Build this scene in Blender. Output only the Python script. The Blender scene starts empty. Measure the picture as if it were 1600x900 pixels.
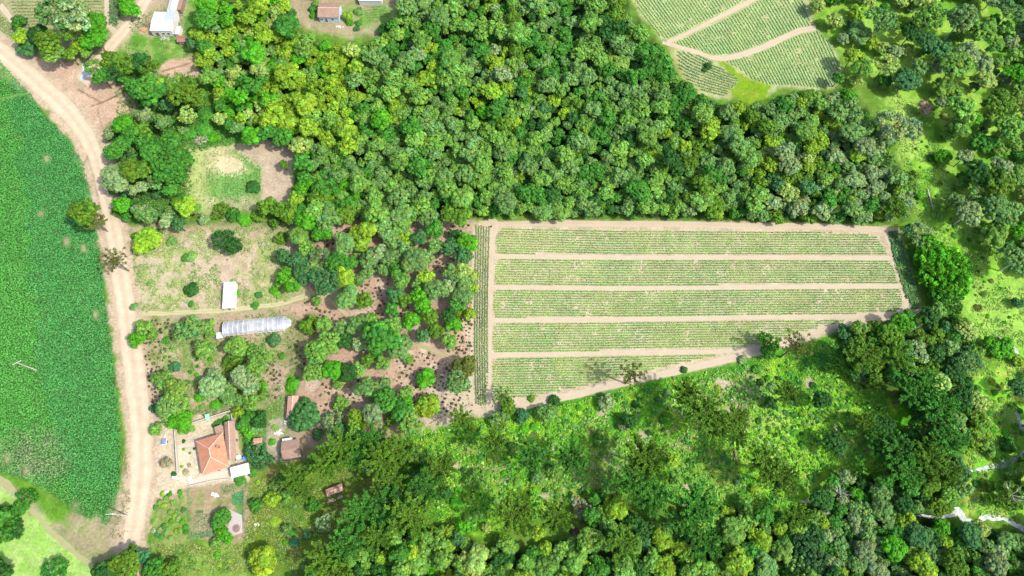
import bpy, math, random
import numpy as np
from mathutils import Vector, Matrix
random.seed(11); RNG = np.random.default_rng(11)
sc = bpy.context.scene
C = sc.collection
# ---------------------------------------------------------------- camera, sky, sun, exposure
H, TILT, F = 200.0, math.radians(21.0), 1081.0
cam_d = bpy.data.cameras.new('camera'); cam = bpy.data.objects.new('camera', cam_d); C.objects.link(cam)
cam.location = (0, 0, H); cam.rotation_euler = (TILT, 0, 0)
cam_d.sensor_width = 36; cam_d.lens = 36*F/1600; cam_d.clip_start = 1; cam_d.clip_end = 12000
sc.camera = cam
SUN_EL, SUN_AZ = math.radians(52), math.radians(112)      # azimuth clockwise from +Y (top of the photo)
w = bpy.data.worlds.new('World'); sc.world = w; w.use_nodes = True
nt = w.node_tree; bg = nt.nodes['Background']; sky = nt.nodes.new('ShaderNodeTexSky')
sky.sky_type = 'NISHITA'; sky.sun_disc = False; sky.sun_elevation = SUN_EL; sky.sun_rotation = SUN_AZ
sky.air_density = 1.0; sky.dust_density = 3.0; sky.ozone_density = 1.0
nt.links.new(sky.outputs[0], bg.inputs[0]); bg.inputs[1].default_value = 0.15
sd = bpy.data.lights.new('sun', 'SUN'); sd.energy = 2.9; sd.angle = math.radians(1.8); sd.color = (1, .95, .87)
sun = bpy.data.objects.new('sun', sd); C.objects.link(sun)
dv = Vector((math.sin(SUN_AZ)*math.cos(SUN_EL), math.cos(SUN_AZ)*math.cos(SUN_EL), math.sin(SUN_EL)))
sun.rotation_euler = dv.to_track_quat('Z', 'Y').to_euler(); sun.location = dv*400
sc.view_settings.view_transform = 'Standard'; sc.view_settings.look = 'None'
sc.view_settings.exposure = 1.15; sc.view_settings.gamma = 1; sc.view_settings.use_curve_mapping = False
sc.cycles.max_bounces = 6; sc.cycles.diffuse_bounces = 3; sc.cycles.transmission_bounces = 4
sc.cycles.transparent_max_bounces = 6; sc.cycles.use_denoising = True

# ---------------------------------------------------------------- helpers
CT, ST = math.cos(TILT), math.sin(TILT)
def W(px, py, z=0.0):
    """the point at height z that the photo shows at pixel (px, py) of 1600 x 900"""
    x = (px-800)/F; y = -(py-450)/F; z0 = -1.0
    yy = y*CT - z0*ST; zz = y*ST + z0*CT
    t = (H-z)/(-zz)
    return (x*t, yy*t, z)
def PX(X, Y, Z=0.0):
    dy, dz = Y, Z-H
    yc = dy*CT + dz*ST; zc = -dy*ST + dz*CT
    return 800 + F*X/(-zc), 450 - F*yc/(-zc)
def WA(P, z=0.0):
    P = np.asarray(P, float); x = (P[:, 0]-800)/F; y = -(P[:, 1]-450)/F
    yy = y*CT + ST; zz = y*ST - CT; t = (H-z)/(-zz)
    return np.stack([x*t, yy*t, np.zeros(len(P))+z], 1)
def mpp(px, py, z=0):      # metres per pixel there
    a = W(px, py, z); b = W(px+1, py, z); return b[0]-a[0]

def noise2(n, cells, seed=0):
    """smooth random lattice sampled over unit square coordinates n (N,2) -> 0..1"""
    r = np.random.default_rng(seed); g = r.random((cells+2, cells+2))
    u = np.clip(n[:, 0], 0, .9999)*cells; v = np.clip(n[:, 1], 0, .9999)*cells
    i = u.astype(int); j = v.astype(int); fu = u-i; fv = v-j
    fu = fu*fu*(3-2*fu); fv = fv*fv*(3-2*fv)
    return (g[i, j]*(1-fu)+g[i+1, j]*fu)*(1-fv) + (g[i, j+1]*(1-fu)+g[i+1, j+1]*fu)*fv
def pnoise(P, size, seed=0):   # P in px, size = feature px
    n = np.stack([(P[:, 0]+600)/2800, (P[:, 1]+950)/2800], 1)
    c = max(2, int(2800/size)); return .62*noise2(n, c, seed)+.38*noise2(n, c*2, seed+99)
def inside(P, poly):
    x, y = P[:, 0], P[:, 1]; r = np.zeros(len(P), bool); n = len(poly); j = n-1
    for i in range(n):
        xi, yi = poly[i]; xj, yj = poly[j]
        if yi != yj:
            c = ((yi > y) != (yj > y)) & (x < (xj-xi)*(y-yi)/(yj-yi)+xi); r ^= c
        j = i
    return r
def segdist(P, a, b):
    a = np.array(a, float); b = np.array(b, float); d = b-a; L = max(d@d, 1e-9)
    t = np.clip(((P-a)@d)/L, 0, 1); q = a+t[:, None]*d
    return np.hypot(*(P-q).T)
def sdist(P, poly):
    d = np.full(len(P), 1e9)
    for i in range(len(poly)): d = np.minimum(d, segdist(P, poly[i-1], poly[i]))
    return np.where(inside(P, poly), d, -d)
def linedist(P, pts):
    d = np.full(len(P), 1e9)
    for i in range(len(pts)-1): d = np.minimum(d, segdist(P, pts[i], pts[i+1]))
    return d
def smooth(pts, n=6):
    """Catmull-Rom through an open list of points"""
    P = [np.array(p, float) for p in pts]; P = [2*P[0]-P[1]]+P+[2*P[-1]-P[-2]]; out = []
    for i in range(1, len(P)-2):
        for k in range(n):
            t = k/n; a, b, c, d = P[i-1:i+3]
            out.append(.5*((2*b)+(c-a)*t+(2*a-5*b+4*c-d)*t*t+(3*b-a-3*c+d)*t**3))
    out.append(P[-2]); return [tuple(o) for o in out]

# ---- materials
def newmat(name):
    m = bpy.data.materials.new(name); m.use_nodes = True; return m, m.node_tree, m.node_tree.nodes['Principled BSDF']
def mixc(nt, a, b, fac, mode='MIX'):
    n = nt.nodes.new('ShaderNodeMix'); n.data_type = 'RGBA'; n.blend_type = mode
    for s, v in ((6, a), (7, b), (0, fac)):
        if hasattr(v, 'is_output'): nt.links.new(v, n.inputs[s])
        else: n.inputs[s].default_value = v if s == 0 else (*v[:3], 1)
    return n.outputs[2]
def noise(nt, scale, detail=3, rough=.6, coord='Object'):
    tc = nt.nodes.new('ShaderNodeTexCoord'); n = nt.nodes.new('ShaderNodeTexNoise')
    n.inputs['Scale'].default_value = scale; n.inputs['Detail'].default_value = detail; n.inputs['Roughness'].default_value = rough
    nt.links.new(tc.outputs[coord], n.inputs['Vector']); return n.outputs['Fac']
def ramp(nt, v, a, b, lo=0., hi=1.):
    n = nt.nodes.new('ShaderNodeMapRange'); n.inputs[1].default_value = a; n.inputs[2].default_value = b
    n.inputs[3].default_value = lo; n.inputs[4].default_value = hi; nt.links.new(v, n.inputs[0]); return n.outputs[0]
def bump(nt, p, h, strength=.5, dist=.1):
    n = nt.nodes.new('ShaderNodeBump'); n.inputs['Strength'].default_value = strength; n.inputs['Distance'].default_value = dist
    nt.links.new(h, n.inputs['Height']); nt.links.new(n.outputs[0], p.inputs['Normal'])
def solid(name, col, rough=.7, var=.2, scale=1.5, metal=0., col2=None, bumpy=0):
    m, nt, p = newmat(name); f = noise(nt, scale, 4)
    c2 = col2 or tuple(c*(1-var) for c in col)
    nt.links.new(mixc(nt, col, c2, ramp(nt, f, .35, .65)), p.inputs['Base Color'])
    p.inputs['Roughness'].default_value = rough; p.inputs['Metallic'].default_value = metal
    if bumpy: bump(nt, p, f, bumpy)
    return m
def foliage_mat():
    m, nt, p = newmat('foliage'); oi = nt.nodes.new('ShaderNodeObjectInfo'); at = nt.nodes.new('ShaderNodeAttribute'); at.attribute_name = 'tint'
    c = mixc(nt, oi.outputs['Color'], at.outputs['Color'], 1.0, 'MULTIPLY')
    f = noise(nt, 2.6, 3); g = nt.nodes.new('ShaderNodeVectorMath'); g.operation = 'SCALE'
    nt.links.new(c, g.inputs[0]); nt.links.new(ramp(nt, f, .3, .7, .78, 1.2), g.inputs['Scale'])
    nt.links.new(g.outputs[0], p.inputs['Base Color']); p.inputs['Roughness'].default_value = .6; p.inputs['Specular IOR Level'].default_value = .12
    t = nt.nodes.new('ShaderNodeBsdfTranslucent'); nt.links.new(g.outputs[0], t.inputs['Color'])
    mx = nt.nodes.new('ShaderNodeMixShader'); mx.inputs[0].default_value = .3
    nt.links.new(p.outputs[0], mx.inputs[1]); nt.links.new(t.outputs[0], mx.inputs[2])
    nt.links.new(mx.outputs[0], nt.nodes['Material Output'].inputs['Surface']); return m
FOL = foliage_mat()
BARK = solid('bark', (.16, .12, .08), .9, col2=(.09, .07, .05), scale=3, bumpy=.5)
PALEBARK = solid('pale_bark', (.5, .46, .4), .8, col2=(.3, .27, .22), scale=3)

# ---- meshes from arrays
def mesh_from(name, V, faces_flat, nper, tint=None, mats=(), smoothshade=False):
    """nper: face sizes array"""
    me = bpy.data.meshes.new(name); V = np.ascontiguousarray(V, np.float32)
    nper = np.asarray(nper, np.int32); fl = np.asarray(faces_flat, np.int32)
    me.vertices.add(len(V)); me.vertices.foreach_set('co', V.ravel())
    me.loops.add(len(fl)); me.loops.foreach_set('vertex_index', fl)
    me.polygons.add(len(nper)); st = np.concatenate([[0], np.cumsum(nper)[:-1]]).astype(np.int32)
    me.polygons.foreach_set('loop_start', st); me.polygons.foreach_set('loop_total', nper)
    if smoothshade: me.polygons.foreach_set('use_smooth', np.ones(len(nper), bool))
    me.update(calc_edges=True)
    if tint is not None:
        a = me.color_attributes.new('tint', 'FLOAT_COLOR', 'POINT')
        t = np.ones((len(V), 4), np.float32); t[:, :3] = tint; a.data.foreach_set('color', t.ravel())
    for m in mats: me.materials.append(m)
    return me
def quads(cen, nor, size, rng, asp=1.0):
    """leaf-clump faces: (4N,3) vertices"""
    n = nor/np.linalg.norm(nor, axis=1, keepdims=True); r = rng.normal(size=n.shape)
    u = np.cross(n, r); u /= np.linalg.norm(u, axis=1, keepdims=True)+1e-9; v = np.cross(n, u)
    s = np.asarray(size)[:, None]; u = u*s; v = v*s*asp
    k = rng.uniform(.6, 1.15, (4, len(cen), 1))
    return np.stack([cen-u*k[0]-v*.25, cen-v*k[1]+u*.25, cen+u*k[2]+v*.25, cen+v*k[3]-u*.25], 1).reshape(-1, 3)
def link(name, me, parent=None, loc=(0, 0, 0)):
    o = bpy.data.objects.new(name, me); C.objects.link(o); o.location = loc
    if parent: o.parent = parent
    return o
def props(o, label=None, cat=None, group=None, kind=None):
    for k, v in (('label', label), ('category', cat), ('group', group), ('kind', kind)):
        if v: o[k] = v
    return o
def empty(name, loc=(0, 0, 0), rz=0): 
    o = bpy.data.objects.new(name, None); C.objects.link(o); o.location = loc; o.rotation_euler = (0, 0, rz); o.empty_display_size = .5; return o
class MB:
    """collects boxes, prisms and tubes and links them as one mesh"""
    def __init__(s): s.v = []; s.f = []
    def add(s, v, f): k = len(s.v); s.v += [tuple(x) for x in v]; s.f += [tuple(i+k for i in q) for q in f]; return s
    def box(s, a, b, rz=0, c=None):
        (x0, y0, z0), (x1, y1, z1) = a, b
        v = [(x0, y0, z0), (x1, y0, z0), (x1, y1, z0), (x0, y1, z0), (x0, y0, z1), (x1, y0, z1), (x1, y1, z1), (x0, y1, z1)]
        return s.add(v, [(0, 3, 2, 1), (4, 5, 6, 7), (0, 1, 5, 4), (1, 2, 6, 5), (2, 3, 7, 6), (3, 0, 4, 7)])
    def slab(s, top, th):
        """thick sheet: polygon of 3-D points, extruded down by th"""
        n = len(top); v = list(top)+[(x, y, z-th) for x, y, z in top]
        f = [tuple(range(n)), tuple(reversed(range(n, 2*n)))]+[(i, i+n, (i+1) % n+n, (i+1) % n) for i in range(n)]
        return s.add(v, f)
    def tube(s, pts, rad, seg=6):
        P = [Vector(p) for p in pts]; n = len(P); R = rad if hasattr(rad, '__len__') else [rad]*n; v = []; f = []
        for i, p in enumerate(P):
            d = (P[min(i+1, n-1)]-P[max(i-1, 0)]).normalized(); u = d.orthogonal().normalized()
            if i and abs(pu.dot(d)) < .95: u = (pu-d*pu.dot(d)).normalized()
            pu = u; q = d.cross(u)
            for k in range(seg): a = 2*math.pi*k/seg; v.append(tuple(p+(u*math.cos(a)+q*math.sin(a))*R[i]))
        for i in range(n-1):
            for k in range(seg): f.append((i*seg+k, i*seg+(k+1) % seg, (i+1)*seg+(k+1) % seg, (i+1)*seg+k))
        f.append(tuple(reversed(range(seg)))); f.append(tuple(range((n-1)*seg, n*seg))); return s.add(v, f)
    def build(s, name, mat, parent=None, smooth=False):
        me = bpy.data.meshes.new(name); me.from_pydata(s.v, [], s.f); me.materials.append(mat); me.update()
        if smooth:
            for p in me.polygons: p.use_smooth = True
        return link(name, me, parent)

# ================================================================ GROUND
# (photo-pixel outlines of what covers the soil; every outline is mapped to its real place on the flat ground)
SOIL = (.30, .215, .15); PINK = (.45, .31, .22); PALE = (.36, .28, .205); DRYG = (.24, .25, .10); GRASS = (.16, .27, .04)
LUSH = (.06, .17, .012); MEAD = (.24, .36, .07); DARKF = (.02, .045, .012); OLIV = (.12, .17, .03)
MAIN_FOREST = [(312, 0), (445, 0), (462, 45), (500, 66), (560, 75), (600, 60), (612, 30), (640, -20), (968, -20), (985, 22), (1010, 55), (1040, 88), (1058, 125), (1098, 155), (1140, 166), (1215, 158), (1240, 143), (1325, 143), (1340, 165), (1385, 200), (1400, 250), (1425, 300), (1420, 340), (1360, 346), (1250, 344), (1150, 342), (1000, 338), (860, 335), (770, 334), (700, 336), (640, 345), (560, 345), (500, 350), (465, 340), (462, 300), (466, 235), (430, 212), (370, 212), (336, 195), (335, 150), (308, 100), (300, 50)]
MID_WOOD = [(455, 340), (700, 340), (735, 370), (738, 500), (720, 545), (640, 555), (600, 560), (545, 520), (545, 475), (480, 455), (450, 430)]
BOTTOM_FOREST = [(470, 930), (490, 880), (560, 820), (640, 830), (700, 825), (760, 855), (840, 862), (915, 835), (925, 770), (955, 750), (990, 810), (1050, 815), (1100, 775), (1160, 790), (1240, 800), (1290, 790), (1300, 735), (1350, 745), (1400, 745), (1440, 790), (1500, 830), (1600, 835), (1650, 940)]
RIGHT_WOOD = [(1305, 525), (1400, 500), (1440, 490), (1490, 490), (1525, 530), (1515, 600), (1545, 640), (1540, 690), (1500, 700), (1505, 790), (1440, 795), (1400, 740), (1385, 700), (1430, 650), (1400, 605), (1330, 590)]
NE_WOOD = [(1268, -20), (1650, -20), (1650, 400), (1570, 390), (1535, 360), (1510, 320), (1478, 260), (1475, 200), (1455, 140), (1400, 140), (1370, 130), (1330, 110), (1305, 60), (1275, 30)]
SW_WOOD = [(430, 740), (480, 715), (560, 690), (620, 680), (690, 725), (710, 790), (640, 860), (500, 880), (540, 830), (610, 790), (590, 745), (520, 735), (480, 750)]
FIELD = [(738, 346), (1000, 345), (1270, 350), (1385, 354), (1404, 358), (1420, 415), (1441, 484), (1425, 493), (1390, 499), (1332, 508), (1282, 527), (1232, 541), (1160, 561), (1100, 575), (1020, 592), (960, 608), (900, 619), (850, 630), (790, 648), (745, 652), (735, 632), (738, 560), (741, 440)]
SOY = [(-60, 60), (0, 97), (45, 143), (75, 185), (105, 215), (128, 250), (143, 300), (152, 360), (160, 420), (166, 480), (174, 540), (181, 600), (187, 660), (189, 720), (184, 770), (178, 805), (168, 822), (150, 815), (120, 800), (95, 780), (70, 765), (45, 752), (0, 738), (-60, 720)]
ROAD_C = [(-60, 42), (-20, 68), (18, 94), (62, 132), (100, 168), (130, 205), (148, 240), (160, 285), (172, 335), (182, 385), (190, 440), (197, 490), (204, 540), (211, 590), (217, 640), (221, 690), (221, 735), (216, 780), (208, 825), (202, 862), (198, 915)]
BRANCH = [(128, 128), (150, 100), (175, 70), (198, 42), (215, 20), (232, -10), (245, -40)]
TRF = [(975, -30), (1000, 22), (1032, 60), (1052, 72), (1050, 92), (1070, 118), (1095, 148), (1130, 156), (1150, 150), (1172, 158), (1200, 150), (1215, 138), (1250, 138), (1300, 140), (1316, 110), (1300, 70), (1275, 45), (1255, -30)]
def paintlist():
    L = []
    def P(poly, col, f=6, amp=8, a=1.0, mott=None): L.append(('p', poly, col, f, amp, a, mott))
    def Ln(pts, width, col, f=3, amp=2, a=1.0, mott=None): L.append(('l', pts, col, f, amp, a, width, mott))
    # meadows of the scrub, lower middle and right
    P([(660, 660), (740, 652), (900, 622), (1160, 562), (1300, 525), (1330, 600), (1430, 640), (1400, 740), (1290, 740), (1240, 800), (1100, 770), (920, 770), (760, 840), (640, 800), (600, 700)], (.085, .34, .01), 10, 14, 1, ((.27, .48, .03), 26, .52))
    P([(1180, 600), (1300, 560), (1340, 620), (1370, 690), (1290, 760), (1220, 790), (1190, 740), (1170, 670)], (.19, .45, .02), 20, 22, .95, ((.32, .46, .09), 22, .57))
    P([(1100, 575), (1180, 565), (1200, 600), (1160, 690), (1090, 640), (1060, 600)], (.24, .25, .12), 14, 22, .8, ((.36, .31, .2), 9, .52))
    P([(860, 730), (960, 690), (1000, 720), (930, 770), (850, 790)], (.24, .26, .09), 14, 22, .7, ((.36, .3, .2), 10, .55))
    P([(1050, 680), (1150, 690), (1160, 780), (1060, 790)], (.2, .27, .06), 14, 22, .7, ((.36, .3, .2), 10, .6))
    P([(660, 670), (770, 690), (790, 760), (690, 780), (650, 730)], (.18, .29, .04), 14, 22, .8, ((.36, .3, .2), 9, .66))
    P([(740, 655), (810, 640), (900, 618), (1160, 565), (1300, 522), (1300, 535), (1160, 578), (900, 634), (800, 656), (660, 690), (640, 680)], (.05, .21, .012), 5, 8, .9)
    P([(1235, 545), (1310, 525), (1330, 590), (1260, 610), (1230, 590)], (.05, .22, .01), 8, 10, .9)
    P([(1385, 120), (1450, 130), (1475, 200), (1480, 280), (1520, 340), (1600, 440), (1650, 440), (1650, 570), (1560, 560), (1500, 480), (1440, 350), (1415, 260), (1390, 190)], (.24, .47, .045), 14, 18, 1, ((.11, .28, .02), 26, .55))
    P([(1500, 450), (1570, 430), (1650, 440), (1650, 560), (1590, 540), (1520, 540)], (.26, .43, .07), 12, 12, .9, ((.2, .42, .05), 24, .6))
    P([(1515, 590), (1600, 560), (1650, 580), (1650, 820), (1500, 800), (1510, 700), (1545, 690)], (.17, .45, .03), 10, 12, 1, ((.36, .46, .07), 18, .52))
    P([(1390, 150), (1440, 160), (1440, 250), (1400, 250)], (.32, .47, .10), 14, 14, .8)
    # woods: shaded leaf litter and undergrowth
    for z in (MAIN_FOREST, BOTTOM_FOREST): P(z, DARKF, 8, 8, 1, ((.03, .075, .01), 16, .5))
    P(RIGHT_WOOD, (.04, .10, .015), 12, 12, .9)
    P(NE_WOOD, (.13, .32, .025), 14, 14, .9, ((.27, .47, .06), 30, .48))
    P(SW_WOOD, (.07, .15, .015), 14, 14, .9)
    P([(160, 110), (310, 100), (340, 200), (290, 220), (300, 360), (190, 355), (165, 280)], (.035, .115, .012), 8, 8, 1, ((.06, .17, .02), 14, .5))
    P([(270, 200), (360, 180), (440, 210), (380, 222), (300, 235)], (.05, .2, .02), 6, 6, 1)
    # middle-left land
    P([(195, 350), (455, 345), (740, 345), (740, 640), (660, 668), (600, 690), (470, 700), (440, 790), (235, 800), (225, 700), (215, 560)], (.37, .275, .19), 7, 7, 1, ((.19, .23, .07), 30, .64))
    P([(450, 345), (738, 345), (738, 650), (660, 670), (470, 640), (455, 500)], (.41, .275, .205), 8, 8, 1, ((.47, .37, .28), 34, .58))
    P([(198, 360), (330, 365), (330, 480), (215, 488)], (.30, .33, .12), 12, 16, .85, ((.44, .38, .26), 13, .5))
    P([(300, 370), (380, 365), (385, 440), (345, 485), (300, 480)], (.47, .36, .27), 10, 14, .85)
    P([(375, 375), (460, 365), (470, 470), (380, 470)], (.29, .33, .11), 12, 14, .85, ((.45, .37, .25), 16, .5))
    P([(290, 232), (372, 226), (412, 262), (410, 305), (380, 330), (330, 345), (292, 330)], (.27, .33, .12), 4, 3, 1, ((.42, .39, .2), 12, .5))
    P([(328, 268), (352, 274), (388, 268), (404, 262), (409, 285), (408, 306), (372, 312), (345, 306), (326, 300)], (.14, .30, .06), 8, 9, .85)
    P([(366, 236), (392, 248), (405, 262), (396, 272), (384, 262)], (.16, .31, .07), 6, 6, .8)
    P([(292, 232), (322, 230), (318, 340), (292, 330)], (.36, .42, .15), 8, 6, .9)
    P([(338, 246), (378, 246), (385, 266), (366, 276), (340, 265)], (.52, .45, .28), 3, 5, .95)
    P([(340, 318), (405, 305), (400, 335), (340, 340)], (.33, .29, .17), 8, 12, .8)
    P([(362, 226), (392, 220), (440, 218), (462, 240), (456, 290), (454, 320), (402, 330), (408, 300), (410, 262)], (.43, .33, .245), 3, 3, 1)
    P([(290, 335), (455, 325), (455, 352), (290, 352)], (.10, .19, .03), 8, 9, .9, ((.28, .24, .15), 10, .66))
    P([(220, 488), (345, 492), (440, 478), (490, 462), (470, 452), (430, 468), (340, 484), (220, 482)], (.27, .29, .12), 4, 3, .8)
    P([(250, 500), (345, 500), (345, 560), (440, 520), (450, 560), (380, 600), (380, 660), (260, 660), (255, 590)], (.15, .25, .05), 12, 14, .75, ((.42, .32, .22), 12, .52))
    P([(455, 490), (500, 490), (520, 560), (470, 600), (440, 560)], (.30, .22, .15), 8, 12, .8, ((.15, .2, .05), 9, .5))
    P([(375, 640), (445, 620), (450, 700), (480, 700), (470, 720), (395, 750), (372, 690)], (.09, .2, .03), 8, 8, .9)
    P([(445, 585), (470, 587), (462, 618), (446, 616)], (.05, .2, .01), 2, 2, 1)
    P([(420, 570), (446, 570), (443, 620), (425, 620)], (.36, .26, .2), 4, 4, .9)
    P([(416, 655), (445, 655), (440, 700), (436, 722), (418, 722)], (.38, .31, .24), 4, 5, .9)
    P([(380, 745), (440, 720), (560, 690), (600, 760), (560, 820), (480, 880), (390, 900), (240, 900), (235, 850), (380, 850)], (.12, .19, .02), 9, 12, .95, ((.17, .15, .04), 20, .58))
    P([(440, 720), (480, 716), (500, 690), (560, 680), (600, 690), (580, 660), (480, 680)], (.3, .22, .15), 6, 9, .8)
    P([(235, 640), (275, 640), (300, 650), (365, 645), (372, 700), (392, 745), (300, 760), (235, 780)], (.50, .405, .295), 3, 3, 1)
    P([(278, 700), (308, 700), (312, 745), (390, 742), (390, 752), (300, 762), (278, 745)], (.54, .46, .35), 3, 2, .9)
    P([(297, 762), (382, 750), (384, 840), (345, 850), (300, 835)], (.33, .25, .155), 4, 3, 1, ((.2, .23, .08), 12, .6))
    P([(362, 772), (381, 762), (381, 815), (366, 800)], (.07, .2, .05), 3, 3, .8)
    P([(384, 752), (392, 752), (392, 830), (378, 846), (360, 860), (350, 855), (370, 838), (384, 825)], (.34, .25, .17), 2, 2, .9)
    P([(236, 790), (296, 770), (297, 860), (236, 860)], (.24, .26, .09), 6, 8, .9, ((.13, .22, .04), 12, .5))
    P([(215, 862), (385, 850), (390, 930), (215, 930)], (.13, .24, .03), 6, 8, .95, ((.2, .3, .06), 10, .5))
    # top-left farm
    P([(-60, -60), (250, -60), (240, 0), (165, 60), (120, 110), (60, 100), (0, 60), (-60, 30)], (.31, .28, .15), 5, 3, 1)
    P([(205, 30), (300, -30), (330, 0), (312, 60), (300, 90), (240, 95), (190, 85), (170, 100)], (.10, .24, .03), 5, 6, 1, ((.22, .3, .08), 16, .58))
    P([(225, -30), (268, -30), (262, 30), (236, 60), (205, 45)], (.36, .28, .19), 4, 4, .95)
    P([(286, -30), (300, -30), (285, 50), (274, 45)], (.35, .27, .19), 3, 3, .8)
    P([(248, 102), (275, 92), (306, 82), (312, 118), (290, 126), (262, 124), (240, 114)], PINK, 4, 5, 1)
    P([(40, 88), (120, 98), (130, 120), (150, 118), (196, 128), (210, 145), (214, 176), (186, 182), (166, 198), (162, 225), (140, 200), (100, 150), (60, 115)], (.46, .31, .225), 4, 4, 1)
    # top house yard
    P([(432, -30), (640, -30), (625, 20), (600, 55), (560, 60), (500, 50), (470, 40), (440, 20)], (.33, .27, .17), 6, 8, 1, ((.18, .26, .07), 26, .66))
    P([(560, 8), (600, 5), (632, 20), (600, 50), (565, 40)], (.14, .27, .05), 6, 7, .9, ((.32, .27, .15), 12, .62))
    # top-right field
    P(TRF, (.36, .36, .18), 4, 3, 1)
    P([(1100, 84), (1135, 98), (1162, 118), (1205, 134), (1200, 150), (1172, 164), (1145, 152), (1140, 140), (1154, 128), (1130, 106)], (.15, .27, .012), 3, 4, 1, ((.2, .29, .03), 9, .5))
    P([(1040, 60), (1056, 70), (1056, 92), (1075, 125), (1100, 150), (1090, 150), (1060, 115), (1046, 85)], (.3, .3, .12), 3, 3, .8)
    P(FIELD, (.42, .345, .235), 3, 3, 1, ((.46, .38, .27), 26, .5))
    P([(700, 350), (742, 350), (738, 380), (705, 372)], (.37, .28, .21), 6, 6, .9)
    P([(660, 600), (740, 570), (745, 648), (660, 672)], (.47, .38, .29), 8, 8, .9)
    # left side
    P(SOY, (.035, .09, .02), 2, 2, 1, ((.06, .09, .03), 12, .62))
    for (x, y, r) in ((74, 248, 7), (64, 335, 7), (104, 378, 9), (131, 389, 7), (150, 492, 7), (40, 736, 9), (12, 718, 9), (152, 812, 10), (118, 790, 8)):
        P([(x-r*.7, y-r), (x+r*.7, y-r*.8), (x+r*.8, y+r), (x-r*.6, y+r*.9)], (.3, .27, .15), 4, 4, .9)
    Ln([(0, 155), (45, 145)], 3, (.16, .26, .06), 2, 1, .9)
    P([(-60, 745), (0, 745), (30, 770), (60, 795), (110, 845), (150, 890), (145, 940), (-60, 940)], (.24, .41, .085), 4, 4, 1, ((.31, .46, .13), 22, .5))
    P([(20, 790), (48, 800), (75, 822), (118, 800), (160, 818), (185, 830), (190, 860), (160, 880), (140, 885), (100, 845), (60, 810)], (.30, .25, .15), 5, 6, .95, ((.2, .24, .09), 12, .6))
    P([(0, 744), (24, 760), (60, 785), (75, 812), (50, 798), (20, 772), (0, 762)], (.32, .27, .19), 4, 3, .9)
    P([(0, 738), (45, 752), (70, 780), (100, 800), (115, 830), (80, 812), (30, 770)], (.10, .24, .02), 5, 5, .75)
    P([(160, 820), (188, 760), (205, 790), (196, 850), (182, 862)], (.30, .24, .16), 4, 4, .9)
    # verge of the road
    Ln(smooth(ROAD_C), 26, (.40, .31, .21), 5, 6, 1, ((.46, .35, .25), 10, .5))
    Ln(smooth(ROAD_C), 19, (.46, .35, .25), 4, 4, .8)
    Ln(smooth(BRANCH), 14, (.42, .32, .23), 4, 5, .9)
    # ditches cut in the bare earth by the road fork
    Ln([(122, 140), (140, 150), (158, 160)], 1.0, (.10, .06, .035), 1, .6, .9)
    Ln([(143, 166), (165, 158), (185, 148), (198, 141)], 1.0, (.12, .075, .04), 1, .6, .9)
    Ln([(152, 170), (156, 185), (162, 205)], 1.0, (.18, .12, .08), 1, .6, .8)
    Ln([(252, 112), (272, 106), (300, 98)], .9, (.16, .1, .07), 1, .6, .8)
    Ln([(132, 255), (138, 240), (146, 262), (152, 300), (160, 330)], 1.0, (.22, .15, .1), 1.5, 1, .8)
    Ln([(362, 230), (378, 242), (395, 256), (410, 266)], 1.2, (.42, .36, .27), 1, .5, .9)
    for (x, y, rx, ry) in ((1003, 680, 9, 6), (922, 672, 7, 7), (1178, 728, 9, 7), (1296, 840, 10, 6), (941, 645, 6, 5), (712, 728, 6, 8), (870, 700, 9, 4), (1130, 600, 16, 10), (1150, 640, 14, 9), (1265, 598, 9, 7), (850, 775, 14, 5), (764, 735, 6, 5), (905, 560+58, 5, 3), (1075, 760, 9, 5)):
        P([(x-rx, y), (x-rx*.4, y-ry), (x+rx*.7, y-ry*.8), (x+rx, y), (x+rx*.3, y+ry), (x-rx*.6, y+ry*.7)], (.42, .33, .25), 3, 4, .9)
    return L

def shader_ground():
    m, nt, p = newmat('ground_cover'); at = nt.nodes.new('ShaderNodeAttribute'); at.attribute_name = 'tint'
    f1 = noise(nt, 1.3, 5, .7); f2 = noise(nt, .22, 4, .6); f3 = noise(nt, 5.5, 2, .5)
    g = nt.nodes.new('ShaderNodeVectorMath'); g.operation = 'SCALE'; nt.links.new(at.outputs['Color'], g.inputs[0])
    mm = nt.nodes.new('ShaderNodeMath'); mm.operation = 'MULTIPLY'
    nt.links.new(ramp(nt, f1, .32, .68, .72, 1.22), mm.inputs[0]); nt.links.new(ramp(nt, f2, .3, .7, .88, 1.12), mm.inputs[1])
    m2 = nt.nodes.new('ShaderNodeMath'); m2.operation = 'MULTIPLY'; nt.links.new(mm.outputs[0], m2.inputs[0]); nt.links.new(ramp(nt, f3, .3, .7, .88, 1.1), m2.inputs[1])
    nt.links.new(m2.outputs[0], g.inputs['Scale']); nt.links.new(g.outputs[0], p.inputs['Base Color'])
    p.inputs['Roughness'].default_value = .95; p.inputs['Specular IOR Level'].default_value = .1
    bump(nt, p, f1, .5, .25); return m
GROUND_M = shader_ground()
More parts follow.
